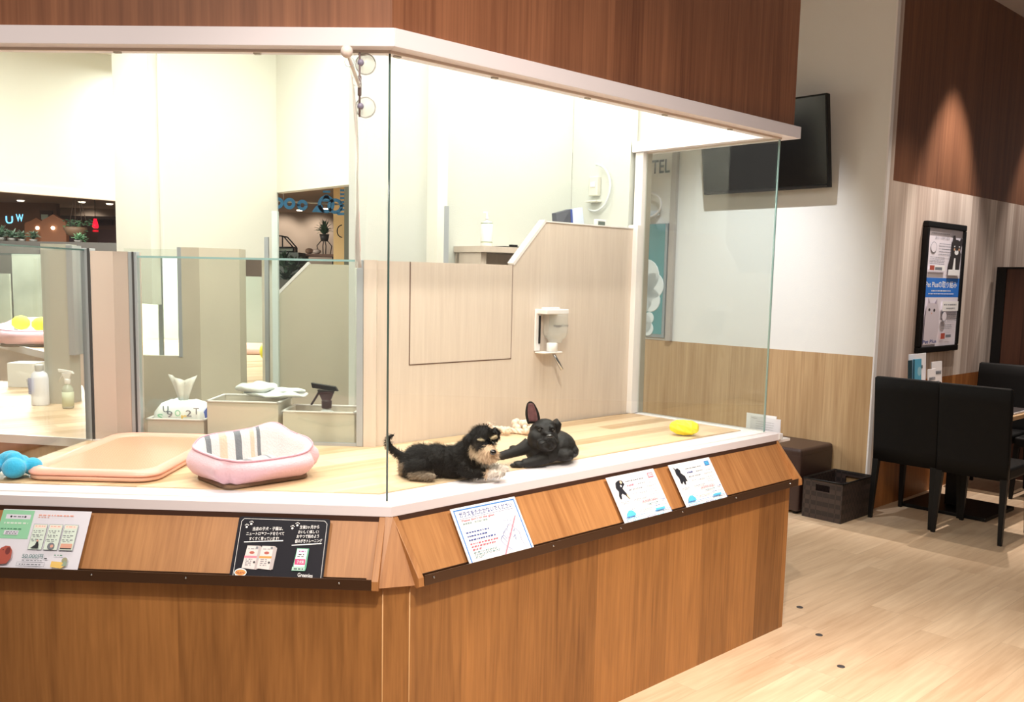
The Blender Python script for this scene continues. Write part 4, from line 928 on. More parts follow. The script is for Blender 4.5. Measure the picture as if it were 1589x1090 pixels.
# spray bottle with black head
def spray(name, label, P, H, r, mb_, mh, head_scale=1, rot=pi, lab=None):
    o = thing(name, label, 'spray bottle', P, rot, local=True)
    b = MB(); b.lathe([(r * .9, 0), (r, .006), (r, H * .72), (r * .8, H * .86), (r * .38, H * .95), (r * .36, H)], 24, smooth=True); obj('bottle', b, mb_, o, local=True)
    k = head_scale; b = MB(); b.lathe([(.014 * k, H - .004), (.015 * k, H + .018 * k), (.012 * k, H + .022 * k)], 16)
    z = H + .02 * k
    b.hexa([Vector(p) for p in ((-.012 * k, -.008 * k, z), (.012 * k, -.008 * k, z), (.012 * k, .008 * k, z), (-.012 * k, .008 * k, z), (-.024 * k, -.009 * k, z + .03 * k), (.026 * k, -.009 * k, z + .03 * k), (.026 * k, .009 * k, z + .03 * k), (-.024 * k, .009 * k, z + .03 * k))])
    b.hexa([Vector(p) for p in ((-.034 * k, -.009 * k, z + .027 * k), (.04 * k, -.008 * k, z + .035 * k), (.04 * k, .008 * k, z + .035 * k), (-.034 * k, .009 * k, z + .027 * k), (-.026 * k, -.007 * k, z + .04 * k), (.044 * k, -.007 * k, z + .05 * k), (.044 * k, .007 * k, z + .05 * k), (-.026 * k, .007 * k, z + .04 * k))])
    obj('spray_head', b, mh, o, bevel=.002, local=True)
    b = MB(); b.tube([(.018 * k, 0, z + .03 * k), (.028 * k, 0, z + .012 * k), (.044 * k, 0, z - .014 * k)], .0035 * k, 6); obj('trigger', b, mh, o, local=True)
    if lab:
        b = MB(); b.lathe([(r + .0006, H * .1), (r + .0006, H * .66)], 24); 
        obj('label', b, lab, o, local=True)
    return o
spray('spray_bottle', 'white spray bottle with a black trigger head in the rightmost box', F0(-.435, .115, .899), .135, .036, mat('milky_white_plastic', (226, 230, 230), .3), mat('black_plastic', (14, 14, 17), .35), 1.45)
# far left bottles
PB = onz(63, 629, .90)
o = thing('lotion_bottle', 'big white plastic bottle with a blue label on the far left counter', 'bottle', PB, local=True)
b = MB(); b.lathe([(.040, 0), (.043, .006), (.043, .135), (.038, .158), (.022, .172), (.0185, .176)], 24, sy=.8); obj('bottle', b, mat('white_plastic', (238, 238, 246), .3), o, local=True)
b = MB(); b.lathe([(.020, .172), (.021, .2), (.019, .205)], 18); obj('cap', b, mat('pale_cap', (210, 208, 206), .3, alpha=.8), o, local=True)
s = Sheet(PB + Vector((-.0445, -.026, .03)), Vector((.82, -.55, 0)), ZV, .03, .11, o); s.O -= Vector(PB); 
s.parent['_w'] = (0, 0, 0)
s.rect(0, .25, 1, 1, flat('ink_pale_blue', (190, 194, 232)))
for k in range(9): s.dashes(.1, .3 + k * .075, .9, I_navy, .03)
s.done('label')
spray('spray_bottle', 'clear spray bottle with pale green label beside the big white bottle', onz(106, 634, .90), .125, .027, mat('clear_greenish_plastic', (206, 214, 196), .12, alpha=.6), mat('clear_white_plastic', (232, 232, 228), .2), 1.0, lab=mat('pale_green_label', (208, 216, 186), .5))
PBX = onz(35, 601, .90); b = MB(); b.box(PBX.x - .075, PBX.x + .075, PBX.y - .02, PBX.y + .12, .90, 1.04); tag(obj('white_box', b, mat('white_box_card', (236, 234, 230), .5), bevel=.003), 'small white carton standing behind the big white bottle', 'box')
# column with metal edge
PC_ = onz(95, 627, .90)
b = MB(); b.box(PC_.x - .078, PC_.x + .05, PC_.y, PC_.y + .12, .90, 1.705)
colm = tag(obj('column', b, mat('grey_beige_column', (188, 186, 172), .5)), 'grey beige column standing on the left counter', 'column')
b = MB(); b.box(PC_.x + .051, PC_.x + .082, PC_.y - .004, PC_.y + .1, 1.15, 1.70); obj('metal_edge', b, M_alu, colm)

# ------------------------------------------------------------------ further pens across the staff space
M_olive = mat('grey_beige_panel', (198, 190, 172), .45, var=.03)
def quadprism(name, pts, z0, z1, m, parent=None):
    b = MB(); b.prism([Vector((p.x, p.y, z0)) for p in pts], [Vector((p.x, p.y, z1)) for p in pts]); return obj(name, b, m, parent)
# diagonal topped panel
P0 = onv(431, 620, (0, 4.75), UL); P1 = onv(556, 620, (0, 4.75), UL)
zz = [onv(480, 410, (0, 4.75), UL), onv(431, 459, (0, 4.75), UL)]
pts = [Vector((P0.x, P0.y, .5)), Vector((P1.x, P1.y, .5)), Vector((P1.x, P1.y, zz[0].z)), zz[0], zz[1]]
b = MB(); b.prism(pts, [p + NL * .03 for p in pts]); dp = tag(obj('partition_panel', b, M_olive), 'grey beige partition with slanted top corner seen behind the spray bottle', 'partition')
b = MB(); e0, e1 = zz[1], zz[0]; b.hexa([e0 - NL * .002, e1 - NL * .002, e1 + NL * .032, e0 + NL * .032] + [p + Vector((-.008, 0, .012)) for p in (e0 - NL * .002, e1 - NL * .002, e1 + NL * .032, e0 + NL * .032)]); obj('white_edging', b, M_white, dp)
Pw = onv(427, 592, (0, 4.72), UL); b = MB(); b.box(Pw.x - .012, Pw.x + .018, Pw.y, Pw.y + .03, .62, 1.9)
tag(obj('white_post', b, mat('pale_blue_white_post', (214, 226, 224), .3)), 'slim white post left of the slanted partition', 'post')
# block column with two faces
Yc = 4.30
c0 = onv(197, 640, (0, Yc), UL); c1 = onv(313, 640, (0, Yc), UL); c2 = onv(374, 640, (0, Yc + .12), UL); zt = onv(340, 385, (0, Yc), UL).z; zw0 = onv(240, 552, (0, Yc), UL).z
cw = onv(282, 552, (0, Yc), UL)
b = MB()
bx = Vector((cw.x, cw.y, 0))
b.prism([Vector((p.x, p.y, .6)) for p in (bx, c1, c2, c2 + NL * .1, bx + NL * .2)], [Vector((p.x, p.y, zt)) for p in (bx, c1, c2, c2 + NL * .1, bx + NL * .2)])
b.prism([Vector((p.x, p.y, .6)) for p in (c0, bx, bx + NL * .03, c0 + NL * .03)], [Vector((p.x, p.y, zw0)) for p in (c0, bx, bx + NL * .03, c0 + NL * .03)])
wc = tag(obj('partition_block', b, M_olive), 'grey beige partition block with glazed cut-out behind the tissue pack', 'partition')
b = MB(); q = bx - NL * .004; b.hexa([Vector((q.x - .012, q.y, zw0 - .004)), Vector((q.x + .006, q.y, zw0 - .004)), Vector((q.x + .006, q.y + .03, zw0 - .004)), Vector((q.x - .012, q.y + .03, zw0 - .004)), Vector((q.x - .012, q.y, zt)), Vector((q.x + .006, q.y, zt)), Vector((q.x + .006, q.y + .03, zt)), Vector((q.x - .012, q.y + .03, zt))])
obj('metal_edge', b, M_alu, wc)
b = MB(); g0 = c0 + NL * .01; g1 = bx + NL * .01; b.hexa([Vector((g0.x, g0.y, zw0)), Vector((g1.x - .013, g1.y, zw0)), Vector((g1.x - .013, g1.y + .006, zw0)), Vector((g0.x, g0.y + .006, zw0)), Vector((g0.x, g0.y, zt - .01)), Vector((g1.x - .013, g1.y, zt - .01)), Vector((g1.x - .013, g1.y + .006, zt - .01)), Vector((g0.x, g0.y + .006, zt - .01))])
obj('window_glass', b, M_glass2, wc)
# tall slim metal posts of the pens behind
for (x, y0, y1, Y, lb) in ((246, 361, 545, 5.2, 'thin grey metal post left of the partition block cut-out edge'), (413, 368, 540, 5.0, 'thin grey metal post left of the doorway'), (693, 320, 420, 4.22, 'thin grey metal post rising above the beige panel hatch')):
    P = onY(x, y0, Y); Q = onY(x, y1 + 60, Y); b = MB(); b.box(P.x - .011, P.x + .011, Y, Y + .02, Q.z if Y > 4.5 else .9, P.z); tag(obj('metal_post', b, M_alu), lb, 'post')
# far pens: floors, ledges, walls
def farpen(name, label, pix, z, m_top, wall_m, edge=None):
    r = thing(name, label, 'display counter', onz(*pix[0], z) - ZV * z); pts = [onz(x, y, z) for x, y in pix]
    for p in pts: pass
    b = MB(); b.prism([p - ZV * .03 for p in pts], pts); obj('pen_floor', b, m_top, r)
    b = MB(); b.prism([Vector((p.x, p.y, 0)) for p in pts], [p - ZV * .031 for p in pts]); obj('cabinet', b, wall_m, r)
    if edge:
        for i, j in edge:
            P, Q = pts[i], pts[j]; n = Vector((0, -.03, 0)); b = MB(); b.hexa([P + n - ZV * .05, Q + n - ZV * .05, Q - ZV * .05, P - ZV * .05, P + n + ZV * .01, Q + n + ZV * .01, Q + ZV * .01, P + ZV * .01]); obj('white_ledge', b, M_white, r)
    return r
farpen('display_counter', 'farther pen counter holding the pink striped bed at far left', [(-60, 517), (78, 549), (170, 540), (150, 519)], .9, M_penfloor, M_panel, [(0, 1)])
farpen('display_counter', 'farther pen counter seen through the cut-out window beside the column', [(186, 575), (300, 585), (310, 522), (180, 520)], .9, M_penfloor, M_panel, [(3, 2)])
farpen('display_counter', 'farther pen counter seen in the gap between partition block and white post', [(360, 612), (450, 612), (450, 528), (370, 528)], .9, M_penfloor, M_panel)
# far pen back screens (frosted glass)
M_fg = mat('pale_green_screen', (200, 214, 202), .3, var=.04, vscale=3)
for (x0, x1, yt, yb, Y, lb) in ((180, 330, 398, 512, 9.3, 'pale green back screen of the pen seen through the cut-out'), (355, 424, 430, 535, 8.4, 'pale back screen of the pen seen through the gap')):
    P, Q = onY(x0, yb, Y), onY(x1, yt, Y); b = MB(); b.box(P.x, Q.x, Y, Y + .03, .87, Q.z); tag(obj('glass_screen', b, M_fg), lb, 'screen')
for (x0, x1, yt, yb, Y, lb) in ((-30, 14, 425, 520, 9.2, 'glass screen at the extreme left, dark reflection painted in its colour'), (22, 70, 395, 500, 9.6, 'glass screen behind the far pink bed, grey reflection painted in its colour')):
    P, Q = onY(x0, yb, Y), onY(x1, yt, Y); b = MB(); b.box(P.x, Q.x, Y, Y + .03, .901, Q.z); tag(obj('glass_screen', b, mat('dark_reflection_screen', (120, 128, 116), .3, var=.25, vscale=3)), lb, 'screen')  # mottled grey paints in the dark shop reflected by this glass
# far pink bed with yellow toy
fb = make_bed('pet_bed', 'distant pink and white striped bed with yellow toy at far left', onz(55, 536, .9), radians(20), scale=1.75)
P = onz(55, 536, .9); 
for i, (dx, dz) in enumerate(((-.12, .20), (.06, .19), (.24, .19))):
    b = MB(); b.ell(P + Vector((dx, .0, dz)), (.085, .07, .065), nu=7, nv=5); tag(obj('plush_toy', b, mat('lime_plush', (222, 228, 60), .8)), ('leftmost', 'middle', 'rightmost')[i] + ' lime yellow plush toy in the distant pink bed', 'dog toy')
b = MB(); P = onz(398, 548, .9); b.prism([P + Vector((x, y, 0)) for x, y in ((-.35, -.2), (.2, -.2), (.2, .5), (-.35, .5))], [P + Vector((x, y, .05)) for x, y in ((-.33, -.18), (.18, -.18), (.18, .5), (-.33, .5))]); tag(obj('pet_mat', b, mat('pink_mat', (232, 190, 172), .8), bevel=.02), 'distant pink mat seen in the gap beside the white post', 'pet mat')
b = MB(); b.ell(onz(420, 562, .9) + ZV * .085, .085); tag(obj('ball', b, mat('yellow_ball', (226, 220, 50), .5)), 'yellow ball beside the distant pink mat', 'ball')

# ------------------------------------------------------------------ niche shelf and wall devices
ns = thing('wall_shelf', 'small beige shelf in the bright niche above the hatch', 'shelf', RF(1.45, 1.05, 1.65))
b = MB(); b.fbox(RF, 1.29, 2.0, 1.05, 1.268, 1.70, 1.728); obj('shelf_board', b, M_panel, ns)
b = MB(); b.fbox(RF, 1.30, 1.335, 1.08, 1.26, 1.60, 1.699); b.fbox(RF, 1.30, 2.0, 1.24, 1.268, 1.60, 1.699); obj('bracket', b, M_panel, ns)
PN = RF(1.37, 1.12, 1.729)
pb_ = thing('pump_bottle', 'white pump bottle with green lines on the niche shelf', 'bottle', PN, local=True)
b = MB(); b.lathe([(.026, 0), (.028, .004), (.028, .11), (.020, .116), (.008, .12), (.006, .126)], 20); obj('bottle', b, M_white, pb_, local=True)
b = MB(); b.lathe([(.007, .126), (.009, .135), (.004, .14), (.004, .16)], 12); b.box(-.018, .006, -.004, .004, .158, .165); obj('pump', b, M_white, pb_, local=True)
for z in (.018, .108): b = MB(); b.lathe([(.0286, z), (.0286, z + .003)], 20); obj('green_line', b, mat('olive_line', (120, 150, 60), .5), pb_, local=True)
b = MB(); b.fbox(RF, 1.44, 1.56, 1.07, 1.18, 1.7285, 1.733); b.fbox(RF, 1.50, 1.54, 1.08, 1.10, 1.733, 1.742); tag(obj('black_tray', b, M_blackm), 'flat black tray on the niche shelf beside the pump bottle', 'tray')
ds = thing('device_shelf', 'shelf behind the raised panel end carrying the dark binder', 'shelf', RF(1.9, 1.0, 1.80))
b = MB(); b.fbox(RF, 1.62, 2.115, .90, 1.04, 1.79, 1.81); obj('shelf_board', b, M_panel, ds)
bi = thing('binder', 'dark blue binder leaning on the shelf above the panel', 'binder', RF(1.78, .96, 1.81))
f = lambda u, v, z: RF(u, v, z)
b = MB(); b.hexa([f(1.66, .93, 1.811), f(1.76, .93, 1.811), f(1.76, .96, 1.811), f(1.66, .96, 1.811), f(1.69, .97, 1.90), f(1.79, .97, 1.925), f(1.79, 1.0, 1.925), f(1.69, 1.0, 1.90)]); obj('cover', b, mat('charcoal_cover', (64, 66, 76), .5), bi)
b = MB(); b.hexa([f(1.762, .93, 1.811), f(1.775, .93, 1.811), f(1.775, .96, 1.811), f(1.762, .96, 1.811), f(1.792, .97, 1.926), f(1.805, .97, 1.926), f(1.805, 1.0, 1.926), f(1.792, 1.0, 1.926)]); obj('blue_spine', b, mat('navy_spine', (50, 70, 140), .5), bi)
b = MB(); b.hexa([f(1.777, .93, 1.811), f(1.86, .93, 1.811), f(1.86, .96, 1.811), f(1.777, .96, 1.811), f(1.807, .97, 1.926), f(1.88, .97, 1.94), f(1.88, 1.0, 1.94), f(1.807, 1.0, 1.926)]); obj('grey_pages', b, mat('pale_blue_page', (190, 200, 216), .5), bi)
th_ = thing('thermometer', 'small white box with grey display above the raised panel', 'thermometer', RF(2.0, .95, 1.81))
b = MB(); b.fbox(RF, 1.945, 2.02, .93, .95, 1.8105, 1.885); obj('case', b, M_white, th_, bevel=.003)
b = MB(); b.fbox(RF, 1.957, 2.008, .928, .931, 1.826, 1.875); obj('display', b, mat('lcd_grey', (104, 116, 108), .3), th_)
G = lambda v, o, z: RF(2.119 - o, v, z)
ic = thing('wall_intercom', 'white wall device with hanging strap on the niche end wall', 'wall device', G(1.08, 0, 1.98))
b = MB(); b.fbox(G, 1.06, 1.12, 0, .03, 2.02, 2.12); b.fbox(G, 1.05, 1.13, 0, .045, 1.985, 1.995); obj('case', b, mat('offwhite_plastic', (214, 212, 200), .4), ic, bevel=.004)
b = MB(); b.fbox(G, 1.075, 1.105, .03, .034, 2.065, 2.09); obj('button', b, M_white, ic)
b = MB(); b.tube([G(1.05 - .10 * math.sin(t) * 1.0 + .03, .02, 2.06 + .12 * cos(t)) for t in [pi * k / 14 * 1.15 for k in range(15)]], .006, 8); obj('strap', b, mat('pale_grey_strap', (214, 220, 222), .4), ic)

# ------------------------------------------------------------------ wall side: TV, door poster, furniture
tv = thing('television', 'large black flat television tilted on the white wall', 'television', WF(.86, 0, 2.2))
def T(t, o, z): # tilted frame: o offset grows with height
    k = (z - 2.25) / .62; return WF(t, o - .07 - .105 * k, z)
b = MB(); b.fbox(T, .345, 1.375, -.045, 0, 2.25, 2.868); obj('case', b, M_blackm, tv, bevel=.004)
b = MB(); b.fbox(T, .358, 1.362, -.047, -.045, 2.272, 2.855); obj('screen', b, M_screen, tv)
b = MB(); b.fbox(T, .358, 1.362, -.0475, -.0465, 2.252, 2.262); obj('lower_bezel', b, mat('dark_chrome', (60, 58, 58), .25, .8), tv)
b = MB(); b.fbox(WF, .72, 1.0, -.10, -.001, 2.42, 2.72); obj('wall_mount', b, M_blackm, tv)
# teal poster and lettering
ps = thing('teal_poster', 'framed teal poster with white balloon clouds seen through the end glass', 'poster', WF(2.0, 0, 1.1))
b = MB(); b.fbox(WF, 1.775, 2.6, -.018, 0, 1.11, 2.05); obj('frame', b, mat('grey_frame', (150, 158, 160), .4, .3), ps, bevel=.003)
b = MB(); b.fbox(WF, 1.80, 2.58, -.020, -.018, 1.14, 2.045); obj('print', b, mat('teal_print', (88, 150, 152), .3, var=.18, vscale=1.5), ps)
b = MB()
for t, z, r in ((1.98, 1.62, .14), (1.90, 1.54, .11), (2.05, 1.45, .16), (1.92, 1.42, .10), (2.12, 1.6, .15), (1.99, 1.22, .09), (1.94, 1.18, .06), (1.93, 1.27, .05)):
    b.lathe([(r, 0), (r * .97, .004)], 18, WF(t, -.0205, z), Matrix.Rotation(B, 4, 'Z') @ Matrix.Rotation(-pi / 2, 4, 'Y'), smooth=False)
obj('cloud_shape', b, mat('cloud_white', (226, 232, 230), .5), ps)
wl = Sheet(WF(2.15, -.002, 2.458), -NR, ZV, .365, .112, None)
wlb = thing('wall_lettering', 'black capital lettering on the white wall, partly hidden by the jamb', 'lettering', WF(2.0, -.002, 2.46))
wl.parent = wlb; wl.text('HOTEL', 0, 0, .985, 1, mat('letter_black', (28, 28, 32), .5), True); wl.done('letters')
b = MB(); b.fbox(WF, 1.70, 1.752, -.03, -.0, 1.092, 3.79); struct('trim_4', b, mat('beige_grey_trim', (176, 168, 160), .5))
# white paper poster faint on wall behind glass
# mask-like white bag on hook
hk = thing('hanging_mask', 'white face mask hanging below the black wall lettering', 'mask', WF(1.9, -.02, 2.1))
b = MB(); b.tube([WF(1.96 - .14 * sin(t) * (1.0), -.06, 2.20 + .10 * cos(t)) for t in [pi * k / 16 for k in range(17)]], .009, 8); obj('ear_loop', b, M_white, hk)
b = MB(); b.hexa([WF(2.02, -.05, 2.08), WF(1.85, -.05, 2.12), WF(1.85, -.03, 2.12), WF(2.02, -.03, 2.08), WF(2.02, -.05, 2.15), WF(1.87, -.05, 2.155), WF(1.87, -.03, 2.155), WF(2.02, -.03, 2.15)]); obj('mask', b, mat('pale_blue_mask', (214, 222, 232), .7), hk)
b = MB(); b.fbox(WF, 1.95, 1.96, -.06, 0, 2.29, 2.30); obj('hook', b, M_chrome, hk)

# ottoman
ot = thing('ottoman', 'dark brown leather cube stool against the oak wainscot', 'stool', WF(.48, -.22, 0))
b = MB(); b.fbox(WF, .25, .70, -.46, -.008, .02, .42); obj('body', b, M_brownl, ot, bevel=.015, seg=3)
b = MB(); b.fbox(WF, .249, .701, -.461, -.007, .39, .455); obj('seat_cushion', b, M_brownl, ot, bevel=.022, seg=4)
for t in (.29, .66):
    for o_ in (-.42, -.05): b = MB(); b.lathe([(.02, 0), (.02, .03)], 10, WF(t, o_, 0)); obj('foot', b, M_blackm, ot)
# woven basket
bk = thing('woven_basket', 'dark brown woven strap basket beside the cube stool', 'basket', WF(.09, -.23, 0))
m = mat('woven_brown_strap', (48, 38, 34), .5); nt = m.node_tree; br = nt.nodes.new('ShaderNodeTexChecker'); br.inputs['Scale'].default_value = 32; tcn = nt.nodes.new('ShaderNodeTexCoord'); nt.links.new(tcn.outputs['Object'], br.inputs['Vector'])
br.inputs['Color1'].default_value = (*lin((60, 46, 42)), 1); br.inputs['Color2'].default_value = (*lin((38, 30, 28)), 1); nt.links.new(br.outputs[0], nt.nodes['Principled BSDF'].inputs['Base Color'])
bp = nt.nodes.new('ShaderNodeBump'); bp.inputs['Strength'].default_value = .6; bp.inputs['Distance'].default_value = .004; nt.links.new(br.outputs['Fac'], bp.inputs['Height']); nt.links.new(bp.outputs[0], nt.nodes['Principled BSDF'].inputs['Normal'])
t0_, t1_, o0, o1, hz = -.055, .225, -.45, -.02, .268
def bw(t0, t1, oo0, oo1, z0, z1, b): b.fbox(WF, t0, t1, oo0, oo1, z0, z1)
b = MB(); bw(t0_, t1_, o0, o1, 0, .01, b); bw(t0_, t0_ + .01, o0, o1, .01, hz, b); bw(t1_ - .01, t1_, o0, o1, .01, hz, b)
for oo in (o0, o1 - .01):
    bw(t0_ + .01, t1_ - .01, oo, oo + .01, .01, hz - .075, b); bw(t0_ + .01, t0_ + .09, oo, oo + .01, hz - .075, hz, b); bw(t1_ - .09, t1_ - .01, oo, oo + .01, hz - .075, hz, b); bw(t0_ + .09, t1_ - .09, oo, oo + .01, hz - .03, hz, b)
obj('woven_body', b, m, bk)
b = MB(); cr_ = [WF(t0_, o0, hz), WF(t1_, o0, hz), WF(t1_, o1, hz), WF(t0_, o1, hz), WF(t0_, o0, hz)]; b.tube(cr_, .006, 6); obj('rim', b, M_blackm, bk)

# chairs
def make_chair(label):
    """local: x across, y forward (facing), back at y=0"""
    r = thing('dining_chair', label, 'chair', (0, 0, 0), 0, 'black high back chairs', local=True); wd = .425
    b = MB(); rs = []
    for z, y in ((.40, -.005), (.50, -.012), (.70, -.028), (.88, -.045), (.965, -.052)):
        rs.append([Vector((x, y + yy, z)) for x, yy in rrect(0, .02, wd / 2, .024, .012, 3)])
    rs.append([Vector((x, -.052 + yy, .975)) for x, yy in rrect(0, .02, wd / 2 - .01, .014, .01, 3)])
    b.rings(rs, smooth=True); obj('backrest', b, M_black, r, local=True)
    b = MB(); b.box(-wd / 2 + .004, wd / 2 - .004, .035, .47, .40, .475); obj('seat', b, M_black, r, bevel=.018, seg=3, local=True)
    for sx in (-1, 1):
        for y0, y1 in ((.01, -.01), (.44, .46)):
            b = MB(); x = sx * (wd / 2 - .022); x2 = sx * (wd / 2 - .012); a = .02; c = .012
            b.hexa([Vector(p) for p in ((x2 - c, y1 - c, 0), (x2 + c, y1 - c, 0), (x2 + c, y1 + c, 0), (x2 - c, y1 + c, 0), (x - a, y0 - a, .41), (x + a, y0 - a, .41), (x + a, y0 + a, .41), (x - a, y0 + a, .41))])
            obj('leg', b, M_blackm, r, bevel=.002, local=True)
    return r
RZ = B - pi / 2   # local y along UR
ch = make_chair('black high back chair beside the wall corner, nearest the woven basket'); ch.location = WF(-.295, -.10, 0); ch.rotation_euler = (0, 0, RZ)
dup(ch, WF(-.728, -.135, 0), RZ, 'black high back chair, nearer the right edge, back to the viewer')
dup(ch, WF(-.27, 1.74, 0), RZ + pi, 'black high back chair across the table, facing the viewer')
dup(ch, WF(-.72, 1.74, 0), RZ + pi, 'black chair across the table at the right frame edge')
# table
tb_ = thing('dining_table', 'square pale wood table with black pedestal behind the two chairs', 'table', WF(-.37, .66, 0))
b = MB(); b.fbox(WF, -.73, -.03, .29, 1.04, .69, .72); obj('tabletop', b, wood('table_top_wood', (176, 140, 100), (222, 190, 150), tuple(NR), tuple(UR), pw=.3, gs=40, ga=2), tb_, bevel=.003)
b = MB(); b.fbox(WF, -.41, -.31, .58, .68, .03, .69); obj('column', b, M_blackm, tb_, bevel=.004)
b = MB(); b.fbox(WF, -.66, -.08, .39, .93, 0, .025); obj('base_plate', b, M_blackm, tb_, bevel=.003)
b = MB(); b.fbox(WF, -.70, -.45, .62, .95, .7205, .735); mn = tag(obj('menu_book', b, mat('dark_grey_cover', (52, 46, 46), .5)), 'dark covered booklet lying on the table at the right edge', 'book')
b = MB(); b.fbox(WF, -.705, -.455, .625, .945, .7225, .733); obj('pages', b, M_paper, mn)
# brochures on a stand
def card(name, label, t, o, wd, z0, z1, m, deco=None, lean=.02, cat='brochure'):
    P = lambda a, c: WF(t, a, c)
    r = thing(name, label, cat, WF(t, o + wd / 2, z0))
    b = MB(); b.hexa([WF(t, o, z0), WF(t, o + wd, z0), WF(t + .006, o + wd, z0), WF(t + .006, o, z0), WF(t + lean, o, z1), WF(t + lean, o + wd, z1), WF(t + lean + .006, o + wd, z1), WF(t + lean + .006, o, z1)]); obj('sheet', b, m, r)
    s = Sheet(WF(t, o, z0), UR, WF(t + lean, o, z1) - WF(t, o, z0), wd, z1 - z0, r); s.n = -s.n if s.n.dot(NR) > 0 else s.n
    if deco: deco(s); s.done()
    return r
def d1(s): s.rect(0, .0, 1, 1, flat('ink_sky', (90, 170, 206))); s.disc(.75, .75, .25, flat('ink_sky_light', (150, 200, 220))); s.rect(.25, .1, .45, .5, flat('ink_coral', (222, 130, 100))); s.rect(.6, .05, .8, .35, I_wh); s.rect(0, 0, .12, 1, flat('ink_dark_teal', (30, 60, 70)))
def d2(s): s.dashes(.3, .72, .8, I_dk, .06); s.disc(.35, .25, .2, I_rb); s.disc(.7, .3, .15, I_cr)
def d3(s): s.dashes(.1, .7, .9, I_gry, .08); s.dashes(.1, .5, .7, I_gry, .04); s.disc(.3, .25, .12, I_gry)
card('brochure', 'blue brochure with coral figure in front of the stand on the table', -.16, .30, .13, .721, 1.07, flat('ink_sky', (90, 170, 206)), d1)
card('brochure', 'dark teal brochure edge at the left of the brochure row', -.155, .235, .06, .721, 1.065, flat('ink_dark_teal', (30, 60, 70)))
card('brochure', 'tall white brochure with a brown dog behind the blue brochure', -.12, .32, .28, .721, 1.10, M_paper, d2)
card('price_stand', 'small white card standing right of the tall brochure', -.16, .56, .13, .721, .985, M_paper, d3, cat='card')
card('price_stand', 'slightly bigger white card at the right end of the brochures', -.13, .69, .18, .721, 1.03, M_paper, d3, cat='card')
# divider
dv = thing('booth_divider', 'dark wood booth divider with black frame at the right edge', 'divider', WF(-.5, 2.1, 0))
b = MB(); b.fbox(WF, -.10, -.025, 2.07, 2.13, 0, 1.75); b.fbox(WF, -2.3, -.10, 2.07, 2.13, 1.735, 1.75); obj('black_frame', b, M_blackm, dv)
b = MB(); b.fbox(WF, -2.3, -.101, 2.08, 2.12, .0, 1.734); obj('wood_panel', b, wood('divider_wood', (50, 28, 20), (84, 52, 38), tuple(NR), (0, 0, 1), pw=.2, gs=50, ga=1.5), dv)
# wall poster
po = thing('wall_poster', 'black framed pet shop poster with puppy above and white kitten below', 'poster', WF(-.02, .98, 1.1))
Z0, Z1, O0, O1 = 1.088, 2.050, .625, 1.345
# in the photo plane the poster is narrow: keep its measured corners
b = MB(); fr = .045
for q in ((O0, O1, Z0, Z0 + fr), (O0, O1, Z1 - fr, Z1), (O0, O0 + fr, Z0 + fr, Z1 - fr), (O1 - fr, O1, Z0 + fr, Z1 - fr)): b.fbox(WF, -.04, -.001, q[0], q[1], q[2], q[3])
obj('frame', b, M_blackm, po, bevel=.008)
b = MB(); b.fbox(WF, -.025, -.001, O0 + fr, O1 - fr, Z0 + fr, Z1 - fr); obj('backing', b, M_paper, po)
s = Sheet(WF(-.025, O0 + fr, Z0 + fr), UR, ZV, O1 - O0 - 2 * fr, Z1 - Z0 - 2 * fr, po); 
I_bluep = flat('poster_blue', (50, 120, 214)); I_vl = flat('poster_pale', (232, 226, 236)); I_fur = flat('kitten_white', (214, 206, 216)); I_furs = flat('kitten_shade', (180, 170, 190)); I_bk = flat('puppy_black', (50, 44, 46)); I_tan = flat('puppy_tan', (206, 160, 130))
s.rect(0, 0, 1, 1, I_vl); s.rect(0, .42, 1, .585, I_bluep); s.text('Pet Plusの取り組み', .03, .50, .93, .56, I_wh, True); s.dashes(.2, .47, .75, I_wh, .01); s.dashes(.12, .445, .85, I_wh, .009)
s.text('安心への取り組み', .2, .915, .62, .935, I_gry); s.dashes(.1, .955, .6, I_gry, .006)
s.disc(.17, .84, .085, I_gry, .045, 20); s.disc(.17, .84, .078, I_vl, .041, 20)
for k in range(5): s.dashes(.32, .87 - k * .022, .68, I_gry, .006)
for k in range(5): s.dashes(.08, .755 - k * .014, .48, I_gry, .005)
s.rect(.06, .645, .50, .69, I_wh); s.rect(.07, .648, .2, .688, I_rb); s.rect(.22, .65, .42, .675, I_gry)
s.poly([(.58, .66), (.72, .64), (.92, .64), (.94, .74), (.95, .8), (.86, .86), (.68, .84), (.62, .76)], I_bk); s.disc(.80, .86, .14, I_bk, .06); s.poly([(.66, .88), (.68, .95), (.74, .955), (.78, .9)], I_bk); s.poly([(.86, .9), (.93, .94), (.98, .92), (.95, .86)], I_bk)
s.disc(.81, .81, .06, I_wh, .022); s.disc(.74, .835, .022, I_tan, .012); s.disc(.88, .835, .022, I_tan, .012); s.disc(.81, .83, .02, I_bk, .01); s.disc(.74, .86, .016, I_wh, .007); s.disc(.88, .86, .016, I_wh, .007); s.poly([(.72, .66), (.80, .66), (.79, .76), (.75, .76)], I_wh); s.rect(.60, .61, .95, .66, I_wh)
s.poly([(.03, .02), (.38, .02), (.44, .16), (.42, .3), (.36, .37), (.34, .41), (.27, .37), (.16, .37), (.09, .42), (.07, .34), (.04, .25)], I_fur); s.disc(.21, .315, .16, I_fur, .06); s.poly([(.09, .42), (.10, .37), (.15, .37)], I_furs); s.poly([(.34, .405), (.27, .37), (.33, .36)], I_furs)
s.disc(.14, .315, .028, I_bk, .013); s.disc(.28, .31, .028, I_bk, .013); s.disc(.21, .285, .014, I_sk, .006); s.text('Pet Plus', .02, .03, .40, .06, I_navy, True)
